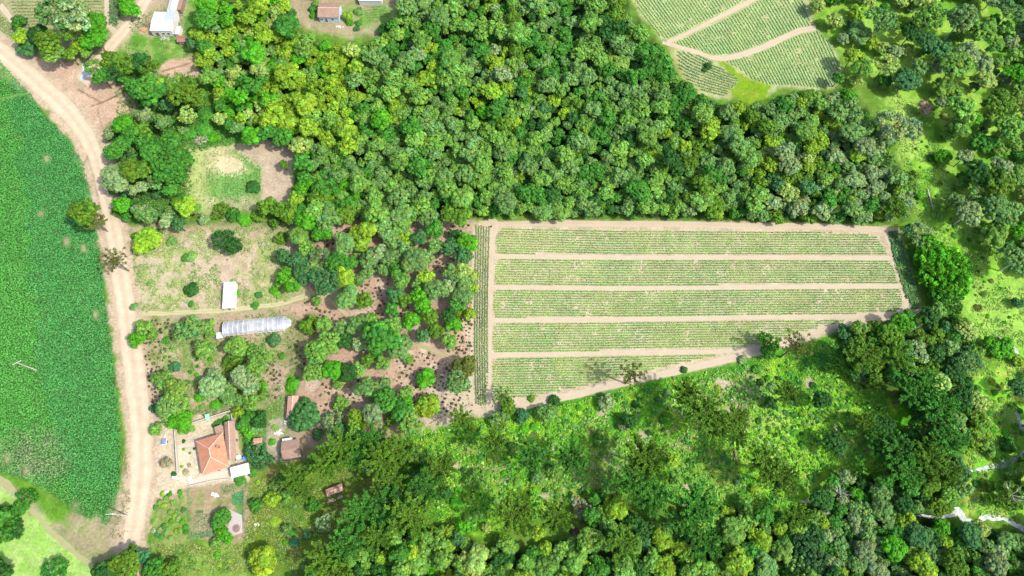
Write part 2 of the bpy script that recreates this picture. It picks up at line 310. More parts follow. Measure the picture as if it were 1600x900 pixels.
def build_ground():
    xs = np.arange(-232, 232.1, .55); ys = np.arange(-28, 222, .55)
    far = lambda a, s: [a+s*d for d in (3, 10, 30, 80, 200, 600, 2000, 6000)]
    xs = np.array(sorted(far(-232, -1)+list(xs)+far(232.1, 1))); ys = np.array(sorted(far(-28, -1)+list(ys)+far(222, 1)))
    X, Y = np.meshgrid(xs, ys); X = X.ravel(); Y = Y.ravel()
    xc = np.clip(X, -232, 232); yc = np.clip(Y, -28, 222)
    px, py = PX(xc, yc); P = np.stack([px, py], 1)
    mo = pnoise(P, 26, 5)[:, None]; m2 = pnoise(P, 9, 6)[:, None]
    col = np.array(LUSH)*.9*(1-mo)+np.array(GRASS)*.6*mo; col = col*(.7+.6*m2)
    nA = pnoise(P, 11, 7)-.5; nB = pnoise(P, 4.5, 8)-.5
    for k, it in enumerate(paintlist()):
        if it[0] == 'p': _, poly, c, f, amp, a, mott = it
        else: _, poly, c, f, amp, a, wd, mott = it
        q = np.array(poly); mg = f+amp+(wd if it[0] == 'l' else 0)+4
        s = (P[:, 0] > q[:, 0].min()-mg) & (P[:, 0] < q[:, 0].max()+mg) & (P[:, 1] > q[:, 1].min()-mg) & (P[:, 1] < q[:, 1].max()+mg)
        idx = np.nonzero(s)[0]; Q = P[idx]
        if not len(idx): continue
        d = sdist(Q, poly) if it[0] == 'p' else wd-linedist(Q, poly)
        d = d+nA[idx]*amp*2.2+nB[idx]*amp
        al = np.clip((d+f)/(2*f), 0, 1); al = (al*al*(3-2*al)*a)[:, None]
        cc = np.array(c)[None, :]*np.ones((len(idx), 1))*.72*np.array([.97, 1.02, .96])
        if mott:
            mc, sz, th = mott; v = .6*pnoise(Q, sz, 40+k)+.4*pnoise(Q, sz*.35, 60+k)
            t = np.clip((v-th+.06)/.14, 0, 1)[:, None]; cc = cc*(1-t)+np.array(mc)*.72*t
        cc = cc*(.86+.28*m2[idx])
        col[idx] = col[idx]*(1-al)+cc*al
    nx, ny = len(xs), len(ys); i = np.arange(nx-1)[None, :]+np.arange(ny-1)[:, None]*nx; i = i.ravel()
    Fq = np.stack([i, i+1, i+nx+1, i+nx], 1)
    Z = np.zeros(len(X))
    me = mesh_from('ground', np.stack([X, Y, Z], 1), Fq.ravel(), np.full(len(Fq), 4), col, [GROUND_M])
    props(link('ground', me), kind='structure')
build_ground()

# ---- flat sheets: road, paths, water
def ribbon(name, pts, widths, z, mat, jit=.6, seed=1, n=8, kind='structure', step=True):
    c = np.array(smooth(pts, n)); wv = np.interp(np.linspace(0, 1, len(c)), np.linspace(0, 1, len(widths)), widths)
    d = np.gradient(c, axis=0); d /= np.linalg.norm(d, axis=1, keepdims=True); nrm = np.stack([-d[:, 1], d[:, 0]], 1)
    r = np.random.default_rng(seed); js = lambda: np.convolve(r.normal(size=len(c)+4), np.ones(3)/3, 'same')[2:-2]*jit
    A = c+nrm*(wv/2+js())[:, None]; B = c-nrm*(wv/2+js())[:, None]
    K = 5; rows = [A*(1-k/K)+B*k/K for k in range(K+1)]
    V = np.concatenate([WA(q, z) for q in rows]); m = len(c); F_ = []
    for k in range(K):
        for i in range(m-1): F_ += [k*m+i, k*m+i+1, (k+1)*m+i+1, (k+1)*m+i]
    u = np.concatenate([np.full(m, k/K) for k in range(K+1)]); t = np.stack([u, np.tile(np.arange(m)/m, K+1), u*0], 1)
    me = mesh_from(name, V, F_, np.full(len(F_)//4, 4), t, [mat]); return props(link(name, me), kind=kind)
def road_mat(name, a, b, tracks=(.3, .72), rut=(.24, .17, .12)):
    m, nt, p = newmat(name); at = nt.nodes.new('ShaderNodeAttribute'); at.attribute_name = 'tint'
    sx = nt.nodes.new('ShaderNodeSeparateXYZ'); nt.links.new(at.outputs['Vector'], sx.inputs[0])
    f1 = noise(nt, .35, 5, .65); f2 = noise(nt, 2.2, 4, .6)
    base = mixc(nt, a, b, ramp(nt, f1, .35, .68))
    cr = nt.nodes.new('ShaderNodeValToRGB'); el = cr.color_ramp.elements; el[0].position = 0; el[0].color = (.9,)*3+(1,); el[1].position = 1; el[1].color = (.8,)*3+(1,)
    for pos, v in ((.1, .25), (tracks[0], 0), (tracks[0]+.14, .5), (.52, .55), (tracks[1]-.14, .4), (tracks[1], 0), (.93, .35)):
        e = el.new(pos); e.color = (v, v, v, 1)
    ad = nt.nodes.new('ShaderNodeMath'); ad.operation = 'MULTIPLY_ADD'; nt.links.new(f2, ad.inputs[0]); ad.inputs[1].default_value = .12; nt.links.new(sx.outputs[0], ad.inputs[2])
    sb = nt.nodes.new('ShaderNodeMath'); sb.operation = 'SUBTRACT'; nt.links.new(ad.outputs[0], sb.inputs[0]); sb.inputs[1].default_value = .06
    nt.links.new(sb.outputs[0], cr.inputs[0]); mm = nt.nodes.new('ShaderNodeMath'); mm.operation = 'MULTIPLY'
    nt.links.new(cr.outputs[0], mm.inputs[0]); nt.links.new(ramp(nt, f2, .3, .7, .3, 1), mm.inputs[1])
    nt.links.new(mixc(nt, base, rut, mm.outputs[0]), p.inputs['Base Color']); p.inputs['Roughness'].default_value = .95; bump(nt, p, f2, .4, .1); return m
ROAD_M = road_mat('dirt_road', (.43, .355, .25), (.35, .28, .19), rut=(.25, .175, .11))
TRACK_M = road_mat('field_track', (.345, .29, .205), (.31, .255, .175), rut=(.28, .22, .15))
ribbon('road', ROAD_C, [26, 25, 27, 30, 26, 22, 24, 26, 28, 30, 32, 33, 33, 34, 32, 28, 26], .012, ROAD_M, 1.3, 3)
ribbon('branch_road', BRANCH, [24, 17, 17, 18, 18, 18], .008, ROAD_M, 1.0, 4)
ribbon('path', [(222, 490), (260, 489), (310, 487), (350, 485), (395, 480), (440, 474), (470, 465), (495, 460), (520, 472), (545, 495), (565, 512)], [7, 8, 8, 8, 7, 6, 5], .008, road_mat('grassy_track', (.36, .3, .19), (.28, .27, .13), rut=(.12, .19, .045)), .8, 5)
ribbon('path', [(563, 510), (600, 525), (640, 536), (680, 549), (706, 560)], [6, 5.5, 5.5, 6], .008, road_mat('worn_track', (.30, .25, .15), (.22, .22, .09), rut=(.07, .14, .03)), .6, 6)
ribbon('path', [(752, 352), (772, 350), (768, 380), (766, 450), (764, 520), (763, 590), (764, 632), (770, 640), (790, 640)], [10, 16, 10, 10, 10, 10, 12, 14, 10], .006, TRACK_M, .8, 7)
ribbon('path', [(742, 355), (741, 380), (741, 440), (738, 520), (736, 600), (738, 636), (752, 645), (790, 642), (850, 628), (900, 616), (960, 601), (1040, 584), (1120, 565), (1180, 550), (1240, 530), (1290, 512), (1335, 500), (1390, 493), (1415, 486), (1420, 470), (1412, 440), (1400, 405), (1388, 372), (1380, 360), (1340, 356), (1270, 354), (1140, 352), (1000, 350), (860, 349), (770, 350)], [7, 6, 6, 6, 8, 11, 11, 11, 13, 13, 14, 14, 11, 10, 9, 9, 9, 8], .008, TRACK_M, .9, 8, n=6)
for k, pts in enumerate(([(770, 400.5), (960, 402.5), (1200, 402.5), (1394, 404)], [(768, 449.5), (960, 450.5), (1200, 448.5), (1406, 447)], [(766, 500), (960, 499.5), (1160, 496), (1300, 494), (1400, 492)], [(766, 555), (960, 551.5), (1080, 550), (1160, 547), (1200, 542)])):
    ribbon('path', pts, [8, 7.5, 7, 7.5], .010, TRACK_M, .5, 20+k, n=14)
ribbon('path', [(1042, 66), (1070, 54), (1105, 36), (1140, 19), (1172, 2), (1190, -12)], [5, 5, 6, 7, 8], .008, TRACK_M, .5, 30)
ribbon('path', [(1035, 66), (1060, 73), (1090, 82), (1118, 91), (1150, 88), (1185, 77), (1220, 61), (1248, 49), (1275, 43)], [5, 6, 7, 9, 9, 8, 8], .010, TRACK_M, .5, 31)
ribbon('path', [(0, 8), (14, 25), (22, 40), (30, 50)], [9, 8, 8, 6], .008, TRACK_M, .6, 33)
ribbon('path', [(166, -20), (167, 10), (168, 35), (180, 50)], [8, 8, 8, 9], .008, TRACK_M, .6, 34)
def water_mat():
    m, nt, p = newmat('stream_water'); f = noise(nt, .6, 5, .65)
    nt.links.new(mixc(nt, (.20, .25, .21), (.44, .46, .45), ramp(nt, f, .4, .62)), p.inputs['Base Color'])  # pale patches: sky reflection and glint put into the colour, with silt and foam
    p.inputs['Roughness'].default_value = .3; p.inputs['IOR'].default_value = 1.33; bump(nt, p, noise(nt, 3, 3), .35, .1); return m
WATER = water_mat()
ribbon('stream', [(1587, 640), (1592, 655), (1600, 670), (1606, 690), (1600, 708), (1583, 719), (1566, 726), (1548, 730), (1530, 735), (1516, 736), (1511, 728)], [4, 7, 8, 7, 6, 8, 12, 9, 6, 5, 4], .016, WATER, 1.4, 41)
ribbon('stream', [(1428, 806), (1445, 806), (1465, 808), (1482, 806), (1497, 799), (1508, 812), (1524, 820), (1538, 808), (1556, 809), (1575, 812), (1590, 822), (1612, 832)], [3, 4, 4, 5, 14, 9, 5, 10, 9, 7, 8, 10], .016, WATER, 1.6, 42)
ribbon('stream', [(1494, 472), (1502, 464), (1510, 457), (1517, 450)], [2, 3, 4, 2], .016, WATER, .5, 43)
ribbon('stream', [(1556, 523), (1566, 532), (1580, 540), (1589, 552), (1586, 565)], [2, 3, 4, 6, 3], .016, WATER, .7, 44)
ribbon('path', [(-30, 738), (0, 750), (22, 765), (42, 788), (62, 812), (84, 835), (112, 860), (146, 886), (160, 905)], [10, 9, 8, 7, 7, 8, 9, 10], .010, road_mat('old_track', (.26, .22, .13), (.2, .21, .085), rut=(.17, .2, .06)), 2.2, 47)
ribbon('puddle', [(132, 100), (134, 108), (133, 116), (126, 124)], [6, 12, 12, 5], .018, solid('puddle_water', (.38, .42, .5), .15, .2), 1.0, 45)

# ================================================================ TREES
def ico(sub):
    t = (1+5**.5)/2
    v = np.array([(-1, t, 0), (1, t, 0), (-1, -t, 0), (1, -t, 0), (0, -1, t), (0, 1, t), (0, -1, -t), (0, 1, -t), (t, 0, -1), (t, 0, 1), (-t, 0, -1), (-t, 0, 1)], float)
    v /= np.linalg.norm(v[0])
    f = [(0, 11, 5), (0, 5, 1), (0, 1, 7), (0, 7, 10), (0, 10, 11), (1, 5, 9), (5, 11, 4), (11, 10, 2), (10, 7, 6), (7, 1, 8), (3, 9, 4), (3, 4, 2), (3, 2, 6), (3, 6, 8), (3, 8, 9), (4, 9, 5), (2, 4, 11), (6, 2, 10), (8, 6, 7), (9, 8, 1)]
    for _ in range(sub):
        v = list(map(tuple, v)); nf = []; cache = {}
        def mid(a, b):
            k = (min(a, b), max(a, b))
            if k not in cache:
                p = np.array(v[a])+np.array(v[b]); v.append(tuple(p/np.linalg.norm(p))); cache[k] = len(v)-1
            return cache[k]
        for a, b, c in f:
            x, y, z = mid(a, b), mid(b, c), mid(c, a); nf += [(a, x, z), (x, b, y), (z, y, c), (x, y, z)]
        f = nf; v = np.array(v)
    return np.array(v), np.array(f)
ICO = [ico(0), ico(1)]
def crown(seed, n, br, squash=.6, low=-.25, leaves=26, ls=.085, spread=.72, core=1, jitter=.25, flat=0., tintv=.16, holes=0., cr=.84):
    """unit-radius crown of leafy clumps -> (V, faces_flat, nper, tint)"""
    r = np.random.default_rng(seed); V = []; Fl = []; N = []; T = []; k = 0
    # outline lobes: radius varies with direction
    ph = r.uniform(0, 6.28, 3); am = r.uniform(.05, .16, 3)
    cs = []
    tries = 0
    while len(cs) < n and tries < n*40:
        tries += 1
        d = r.normal(size=3); d /= np.linalg.norm(d)
        if d[2] < low: continue
        a = math.atan2(d[1], d[0]); rad = spread*(1+sum(am[i]*math.sin((i+2)*a+ph[i]) for i in range(3)))
        if r.random() < .18: rad *= r.uniform(.45, .9)
        b = r.uniform(*br); c = d*rad*np.array([1, 1, squash])
        if d[2] > 0: c[2] -= flat*d[2]*.3
        if holes and r.random() < holes: continue
        if all(np.linalg.norm(c-q[0]) > .62*(b+q[1])*(.9 if tries < n*10 else .6) for q in cs): cs.append((c, b, d))
    iv, jf = ICO[core]
    hue = r.normal(0, 1)
    for c, b, d in cs:
        tb = np.clip(1+r.normal(0, tintv), .6, 1.5); th = r.normal(0, .11); tt = np.array([tb*(1+th), tb, tb*(1-th)])
        v = iv*b*cr*(1+r.normal(0, .06, (len(iv), 1)))*np.array([1, 1, .85])+c
        V.append(v); Fl.append((jf+k).ravel()); N.append(np.full(len(jf), 3)); T.append(np.tile(tt*.85, (len(v), 1))); k += len(v)
        m = int(leaves*(b/np.mean(br))**2)
        nd = r.normal(size=(m, 3)); nd[:, 2] = np.abs(nd[:, 2])*.9-.25; nd += d*.5; nd /= np.linalg.norm(nd, axis=1, keepdims=True)
        p = c+nd*b*np.array([1, 1, .9])*r.uniform(.82, 1.12, (m, 1)); nn = nd+r.normal(0, jitter, nd.shape)+np.array([0, 0, .25])
        q = quads(p, nn, r.uniform(.7, 1.25, m)*ls, r)
        V.append(q); Fl.append(np.arange(4*m)+k); N.append(np.full(m, 4)); k += 4*m
        T.append(np.repeat(tt*np.clip(1+r.normal(0, .13, (m, 1)), .6, 1.5), 4, 0))
    return np.concatenate(V), np.concatenate(Fl), np.concatenate(N), np.concatenate(T)
def araucaria_crown(seed, R=1., n_out=15, tuft=8, ball=.08):
    r = np.random.default_rng(seed); V = []; T = []
    br = []
    for ring, (cnt, rad, z0, z1) in enumerate(((n_out, 1.0, -.22, .12), (n_out-2, .78, -.05, .25), (int(n_out*.6), .5, .1, .34))):
        off = r.uniform(0, 6)
        for i in range(cnt):
            a = off+6.283*i/cnt+r.normal(0, .12); L = rad*r.uniform(.82, 1.1)
            P = [(0, 0, z0-.1), (math.cos(a)*L*.5, math.sin(a)*L*.5, z0), (math.cos(a)*L, math.sin(a)*L, z1+r.normal(0, .05))]
            br.append(P); tb = np.clip(1+r.normal(0, .15), .65, 1.4)
            for t in np.linspace(.28, 1.0, tuft):
                s = (t-.0); c = np.array([math.cos(a)*L*t, math.sin(a)*L*t, z0+(z1-z0)*max(0, t*2-1)])
                for _ in range(2 if t < .9 else 3):
                    side = r.normal(0, .045, 3); side[2] = abs(side[2])*.7
                    m = 13; nd = r.normal(size=(m, 3)); nd /= np.linalg.norm(nd, axis=1, keepdims=True); nd[:, 2] = np.abs(nd[:, 2])
                    p = c+side+nd*ball*(.75 if t < .9 else 1)*r.uniform(.3, 1, (m, 1))
                    ax = nd+np.array([math.cos(a), math.sin(a), 0])*.3
                    q = quads(p, np.cross(ax, r.normal(size=(m, 3)))+np.array([0, 0, .7]), r.uniform(.6, 1.1, m)*.036, r, 2.0)
                    V.append(q); T.append(np.full((len(q), 3), tb)*np.repeat(np.clip(1+r.normal(0, .2, (m, 1)), .5, 1.6), 4, 0))
    V = np.concatenate(V)*R; T = np.concatenate(T); m = len(V)//4
    return (V, np.arange(4*m), np.full(m, 4), T), br
# templates: key -> list of crown meshes
TPL = {}
for s in range(5): TPL.setdefault('dome', []).append(crown(100+s, 60, (.17, .27), .62, -.2, 30, .07, tintv=.09))
for s in range(6): TPL.setdefault('lobed', []).append(crown(200+s, 34, (.22, .34), .62, -.25, 44, .08, spread=.68, tintv=.16, holes=.12))
for s in range(5): TPL.setdefault('knobbly', []).append(crown(300+s, 74, (.12, .22), .55, -.2, 20, .07, spread=.78, tintv=.17, holes=.2))
for s in range(4): TPL.setdefault('open', []).append(crown(400+s, 40, (.13, .25), .5, -.3, 26, .07, spread=.82, jitter=.6, tintv=.2, holes=.35, core=0, cr=.7))
for s in range(3): TPL.setdefault('bush', []).append(crown(500+s, 20, (.28, .42), .75, -.05, 40, .11, spread=.6, tintv=.12))
for s in range(3): TPL.setdefault('feather', []).append(crown(600+s, 90, (.08, .16), .7, -.1, 26, .075, spread=.85, jitter=.9, tintv=.22, core=0, cr=.6))
LITE = [crown(700+s, 30, (.2, .34), .62, -.15, 16, .12, spread=.68, core=0, tintv=.15) for s in range(6)]
ARA = [araucaria_crown(800+s, 1., 12+s % 3) for s in range(4)]
SPARSE = [araucaria_crown(850+s, 1., 9, 3, .12) for s in range(2)]
MESH = {k: [mesh_from('crown', *t[:3], t[3], [FOL]) for t in v] for k, v in TPL.items()}
MESH['araucaria'] = [mesh_from('crown', *a[0][:3], a[0][3], [FOL]) for a in ARA]
MESH['sparse'] = [mesh_from('crown', *a[0][:3], a[0][3], [FOL]) for a in SPARSE]
def trunk_mesh(seed, mat, ara=None):
    """unit trunk from z=0 to z=1 with limbs reaching into the crown (scaled per tree: xy by crown radius, z by height)"""
    r = random.Random(seed); b = MB()
    j = lambda s: r.uniform(-s, s)
    b.tube([(0, 0, 0), (j(.03), j(.03), .35), (j(.05), j(.05), .7), (j(.03), j(.03), .95)], [.07, .055, .04, .02], 7)
    n = 0 if ara else 6
    for i in range(n):
        a = 6.283*i/n+j(.4); z = r.uniform(.42, .7); L = r.uniform(.45, .7)
        b.tube([(0, 0, z), (math.cos(a)*L*.55, math.sin(a)*L*.55, z+.12), (math.cos(a)*L, math.sin(a)*L, z+.2)], [.032, .022, .01], 5)
    me = bpy.data.meshes.new('trunk'); me.from_pydata(b.v, [], b.f); me.materials.append(mat)
    return me
TRUNKS = [trunk_mesh(s, BARK) for s in range(3)]; PTRUNKS = [trunk_mesh(s+5, PALEBARK) for s in range(2)]
def ara_trunk(a, name='trunk'):
    b = MB(); b.tube([(0, 0, -2.6), (0, 0, -1), (0, 0, .28)], [.075, .06, .03], 8)
    for P in a[1]: b.tube(P, [.02, .014, .006], 4)
    me = bpy.data.meshes.new(name); me.from_pydata(b.v, [], b.f); me.materials.append(BARK); return me
ATR = [ara_trunk(a) for a in ARA]; STR = [ara_trunk(a) for a in SPARSE]

PAL = {  # leaf colours of the kinds of tree (base colour, words)
 'lime': ((.18, .32, .022), 'yellow-green'), 'pale': ((.25, .37, .08), 'pale yellow-green'), 'green': ((.052, .195, .022), 'mid-green'),
 'bright': ((.068, .27, .012), 'vivid green'), 'light': ((.13, .28, .042), 'light green'), 'olive': ((.085, .19, .016), 'olive green'),
 'dark': ((.03, .108, .018), 'dark green'), 'grey': ((.12, .245, .06), 'grey-green'), 'silver': ((.185, .285, .105), 'silvery green'),
 'blue': ((.055, .165, .046), 'blue-green'), 'teal': ((.045, .17, .065), 'teal green'), 'tan': ((.31, .29, .16), 'tan leafed'), 'brown': ((.095, .125, .022), 'brownish olive'),
 'pink': ((.31, .23, .14), 'pinkish brown'), 'red': ((.16, .06, .06), 'dark red')}
TREES = []   # dict(px,py,r,col,type,z, ...)
def T(px, py, r, col, typ='lobed', hk=None, kind='tree', big=False): TREES.append(dict(px=px, py=py, r=r, col=col, typ=typ, hk=hk, kind=kind, man=True))
def reg(x0, y0, s, rows):
    for q in rows:
        X, Y, R, col = q[:4]; typ = q[4] if len(q) > 4 else 'lobed'; hk = q[5] if len(q) > 5 else None
        kind = 'shrub' if typ == 'bush' or R/s < 6.5 else 'tree'
        if q[6:]: kind = q[6]
        T(x0+X/s, y0+Y/s, R/s, col, typ, hk, kind)
# middle wood
reg(450, 330, 4.287, [(125, 65, 70, 'bright', 'dome'), (230, 135, 65, 'bright', 'dome'), (70, 160, 62, 'light'), (125, 250, 55, 'light'), (15, 20, 60, 'olive'), (265, 40, 80, 'grey', 'knobbly'), (380, 25, 70, 'olive', 'knobbly'), (60, 330, 58, 'blue', 'knobbly'), (90, 420, 62, 'blue', 'dome'), (30, 500, 50, 'bright'), (215, 300, 65, 'grey', 'open'), (170, 390, 60, 'grey'), (250, 470, 82, 'blue', 'open'), (375, 215, 72, 'grey', 'dome'), (320, 340, 72, 'green', 'knobbly'), (400, 350, 60, 'green', 'knobbly'), (455, 140, 45, 'lime'), (540, 110, 62, 'lime'), (500, 220, 52, 'lime'), (498, 160, 42, 'grey', 'dome'), (640, 80, 60, 'grey', 'dome'), (665, 150, 55, 'grey', 'dome'), (705, 205, 50, 'grey', 'dome'), (755, 95, 62, 'light', 'knobbly'), (790, 185, 48, 'lime'), (760, 20, 70, 'grey'), (600, 285, 60, 'silver', 'dome'), (540, 330, 60, 'grey', 'dome'), (690, 315, 60, 'grey', 'dome'), (640, 390, 45, 'grey', 'dome'), (530, 410, 45, 'grey', 'dome'), (470, 305, 38, 'grey', 'dome'), (480, 455, 45, 'grey', 'dome'), (370, 440, 66, 'lime'), (432, 470, 40, 'lime'), (395, 580, 72, 'grey', 'dome'), (420, 515, 42, 'lime'), (510, 600, 55, 'olive', 'open'), (778, 260, 50, 'grey'), (850, 330, 85, 'grey', 'dome'), (905, 310, 60, 'grey', 'dome'), (740, 400, 60, 'green'), (760, 460, 58, 'light', 'open'), (720, 560, 55, 'blue', 'dome'), (780, 600, 50, 'olive'), (880, 560, 55, 'bright'), (910, 640, 58, 'bright'), (920, 440, 52, 'lime', 'knobbly'), (870, 485, 42, 'grey'), (990, 525, 72, 'grey', 'dome'), (1075, 520, 58, 'silver', 'dome'), (1090, 410, 55, 'grey', 'dome'), (1175, 400, 56, 'pale', 'open'), (1235, 430, 45, 'pale', 'open'), (1170, 555, 70, 'grey', 'dome'), (1170, 465, 48, 'grey', 'dome'), (1130, 620, 52, 'green'), (1200, 205, 62, 'bright'), (1118, 160, 38, 'dark', 'dome'), (1085, 240, 58, 'blue', 'dome'), (1170, 300, 60, 'blue'), (880, 180, 55, 'blue', 'dome'), (990, 235, 50, 'grey', 'dome'), (985, 120, 60, 'green'), (945, 40, 60, 'grey'), (1170, 25, 62, 'olive', 'knobbly'), (1080, 15, 60, 'olive'), (695, 660, 48, 'green'), (820, 735, 58, 'bright'), (950, 705, 55, 'olive'), (905, 835, 45, 'blue', 'dome'), (990, 800, 50, 'olive', 'open'), (1110, 760, 52, 'bright'), (1080, 700, 52, 'dark'), (1215, 690, 40, 'lime'), (1150, 680, 30, 'lime'), (1235, 520, 38, 'lime', 'open'), (1080, 870, 50, 'light', 'open'), (190, 600, 32, 'light', 'open', 1.2), (240, 755, 52, 'light', 'open'), (360, 780, 50, 'grey', 'dome'), (460, 760, 62, 'grey', 'dome'), (545, 730, 48, 'light'), (620, 840, 112, 'green', 'knobbly'), (700, 760, 55, 'light', 'open'), (588, 715, 25, 'lime', 'dome'), (480, 890, 50, 'silver', 'dome'), (265, 870, 70, 'light', 'knobbly'), (380, 870, 50, 'dark'), (770, 870, 50, 'grey', 'dome'), (140, 760, 60, 'olive', 'open', 1.3)])
reg(440, 500, 4.284, [(230, 210, 75, 'light', 'knobbly'), (345, 185, 42, 'light', 'knobbly'), (790, 195, 68, 'grey', 'dome'), (338, 330, 66, 'bright', 'dome'), (210, 350, 62, 'light', 'knobbly'), (445, 350, 62, 'dark', 'dome'), (505, 335, 48, 'light'), (575, 270, 45, 'olive'), (640, 230, 42, 'green'), (672, 290, 50, 'light'), (570, 450, 66, 'grey', 'knobbly'), (700, 530, 72, 'green', 'knobbly'), (680, 440, 52, 'grey', 'open'), (605, 628, 74, 'silver', 'dome'), (612, 528, 35, 'silver', 'open'), (500, 660, 62, 'lime', 'knobbly'), (540, 690, 40, 'lime'), (962, 390, 60, 'bright', 'lobed', 1.6), (980, 575, 76, 'lime', 'lobed', 1.8), (1222, 310, 72, 'brown', 'knobbly'), (1180, 410, 74, 'grey', 'knobbly'), (830, 490, 48, 'light', 'open'), (835, 545, 45, 'bright'), (800, 610, 66, 'green'), (880, 610, 42, 'light'), (860, 700, 72, 'light', 'knobbly'), (730, 670, 35, 'light', 'lobed', 1.4), (150, 640, 96, 'blue', 'knobbly', 1.3), (345, 680, 62, 'silver', 'open', 1.4), (395, 560, 52, 'light', 'open', 1.3), (245, 765, 40, 'blue', 'bush', 1.3), (400, 745, 55, 'blue', 'lobed', 1.5), (500, 780, 68, 'light', 'knobbly'), (700, 720, 25, 'olive', 'bush'), (75, 430, 50, 'bright', 'bush', .9), (380, 420, 40, 'light', 'open', 1.2), (150, 545, 30, 'light', 'open', 1.), (850, 260, 34, 'light', 'open', 1.), (560, 620, 20, 'grey', 'bush')])
reg(200, 500, 5.0, [(120, 60, 62, 'light', 'knobbly'), (70, 150, 60, 'bright', 'knobbly'), (195, 110, 42, 'light', 'open'), (430, 85, 72, 'grey', 'knobbly'), (515, 60, 88, 'grey', 'knobbly'), (615, 45, 58, 'light', 'open'), (590, 225, 66, 'light', 'knobbly'), (645, 235, 40, 'grey', 'open'), (840, 205, 76, 'light', 'knobbly'), (925, 225, 55, 'light', 'knobbly'), (1005, 270, 70, 'light', 'knobbly'), (1080, 285, 48, 'light', 'open'), (1140, 155, 56, 'blue', 'bush', 1.2), (372, 365, 46, 'teal', 'bush', 1.3), (655, 520, 84, 'silver', 'knobbly'), (665, 430, 50, 'silver', 'knobbly'), (275, 470, 76, 'light', 'knobbly'), (360, 545, 88, 'light', 'knobbly'), (300, 680, 82, 'grey', 'knobbly'), (405, 650, 70, 'light', 'knobbly'), (412, 780, 82, 'bright', 'dome', 1.8), (220, 850, 52, 'light', 'lobed', 1.5), (780, 560, 60, 'grey', 'knobbly'), (805, 625, 50, 'grey', 'knobbly'), (880, 440, 72, 'silver', 'knobbly'), (950, 515, 70, 'silver', 'knobbly'), (990, 365, 68, 'light', 'knobbly'), (880, 620, 50, 'grey', 'knobbly'), (960, 640, 60, 'light', 'knobbly'), (1045, 515, 40, 'bright', 'knobbly', 1.5), (1060, 590, 42, 'light', 'knobbly'), (862, 715, 45, 'lime', 'dome', 1.5), (945, 760, 50, 'green', 'dome', 1.5), (898, 805, 50, 'green', 'dome', 1.5), (1025, 780, 60, 'dark', 'knobbly', 1.5), (990, 860, 48, 'grey', 'open', 1.4), (820, 340, 70, 'olive', 'open', 1.), (205, 690, 38, 'teal', 'bush', 1.2), (560, 600, 45, 'bright', 'bush', .8), (690, 660, 50, 'bright', 'bush', .8), (1200, 280, 32, 'green', 'bush', .9), (640, 100, 40, 'light', 'open', 1.2), (300, 160, 38, 'green', 'bush', .8)])
# woods along the dirt road
reg(160, 100, 3.75, [(235, 140, 80, 'green', 'knobbly'), (170, 120, 45, 'green', 'knobbly'), (300, 100, 60, 'light'), (330, 150, 55, 'green'), (275, 195, 55, 'green'), (470, 165, 86, 'olive', 'knobbly'), (545, 195, 60, 'olive', 'knobbly'), (420, 120, 58, 'light', 'knobbly'), (380, 240, 48, 'blue', 'knobbly'), (500, 300, 55, 'pale', 'open'), (245, 300, 48, 'silver'), (350, 335, 52, 'grey'), (120, 350, 58, 'bright', 'dome'), (165, 405, 58, 'green', 'knobbly'), (235, 390, 52, 'olive', 'knobbly'), (240, 455, 50, 'green', 'knobbly'), (60, 510, 58, 'green', 'knobbly'), (110, 475, 55, 'green', 'knobbly'), (185, 620, 82, 'olive', 'dome'), (300, 520, 70, 'green', 'knobbly'), (395, 500, 78, 'green', 'knobbly'), (460, 560, 68, 'green', 'knobbly'), (360, 620, 80, 'green', 'knobbly'), (430, 650, 68, 'green', 'knobbly'), (310, 690, 50, 'grey'), (400, 735, 48, 'green', 'knobbly'), (50, 640, 58, 'silver', 'dome', 3.6), (92, 705, 55, 'silver', 'dome', 3.6), (35, 705, 42, 'silver', 'dome', 3.6), (230, 720, 36, 'silver', 'dome', 4.2), (180, 735, 36, 'silver', 'dome', 4.2), (108, 825, 52, 'bright'), (225, 860, 50, 'silver', 'open'), (275, 885, 48, 'grey', 'open'), (488, 830, 60, 'lime'), (540, 850, 40, 'light', 'open'), (690, 320, 44, 'pale'), (870, 418, 60, 'bright'), (885, 310, 30, 'pale'), (880, 345, 30, 'light'), (960, 838, 52, 'olive', 'open'), (1040, 855, 50, 'olive', 'open'), (1062, 588, 28, 'olive', 'open', 3.), (1130, 790, 46, 'lime'), (40, 410, 36, 'silver', 'open'), (885, 725, 50, 'dark', 'bush', .9), (580, 445, 38, 'tan', 'open', .7, 'shrub'), (500, 400, 60, 'green', 'bush', .7), (600, 380, 60, 'green', 'bush', .7), (420, 430, 50, 'green', 'bush', .7), (650, 430, 40, 'bright', 'bush', .7), (610, 290, 55, 'green', 'bush', .7)])
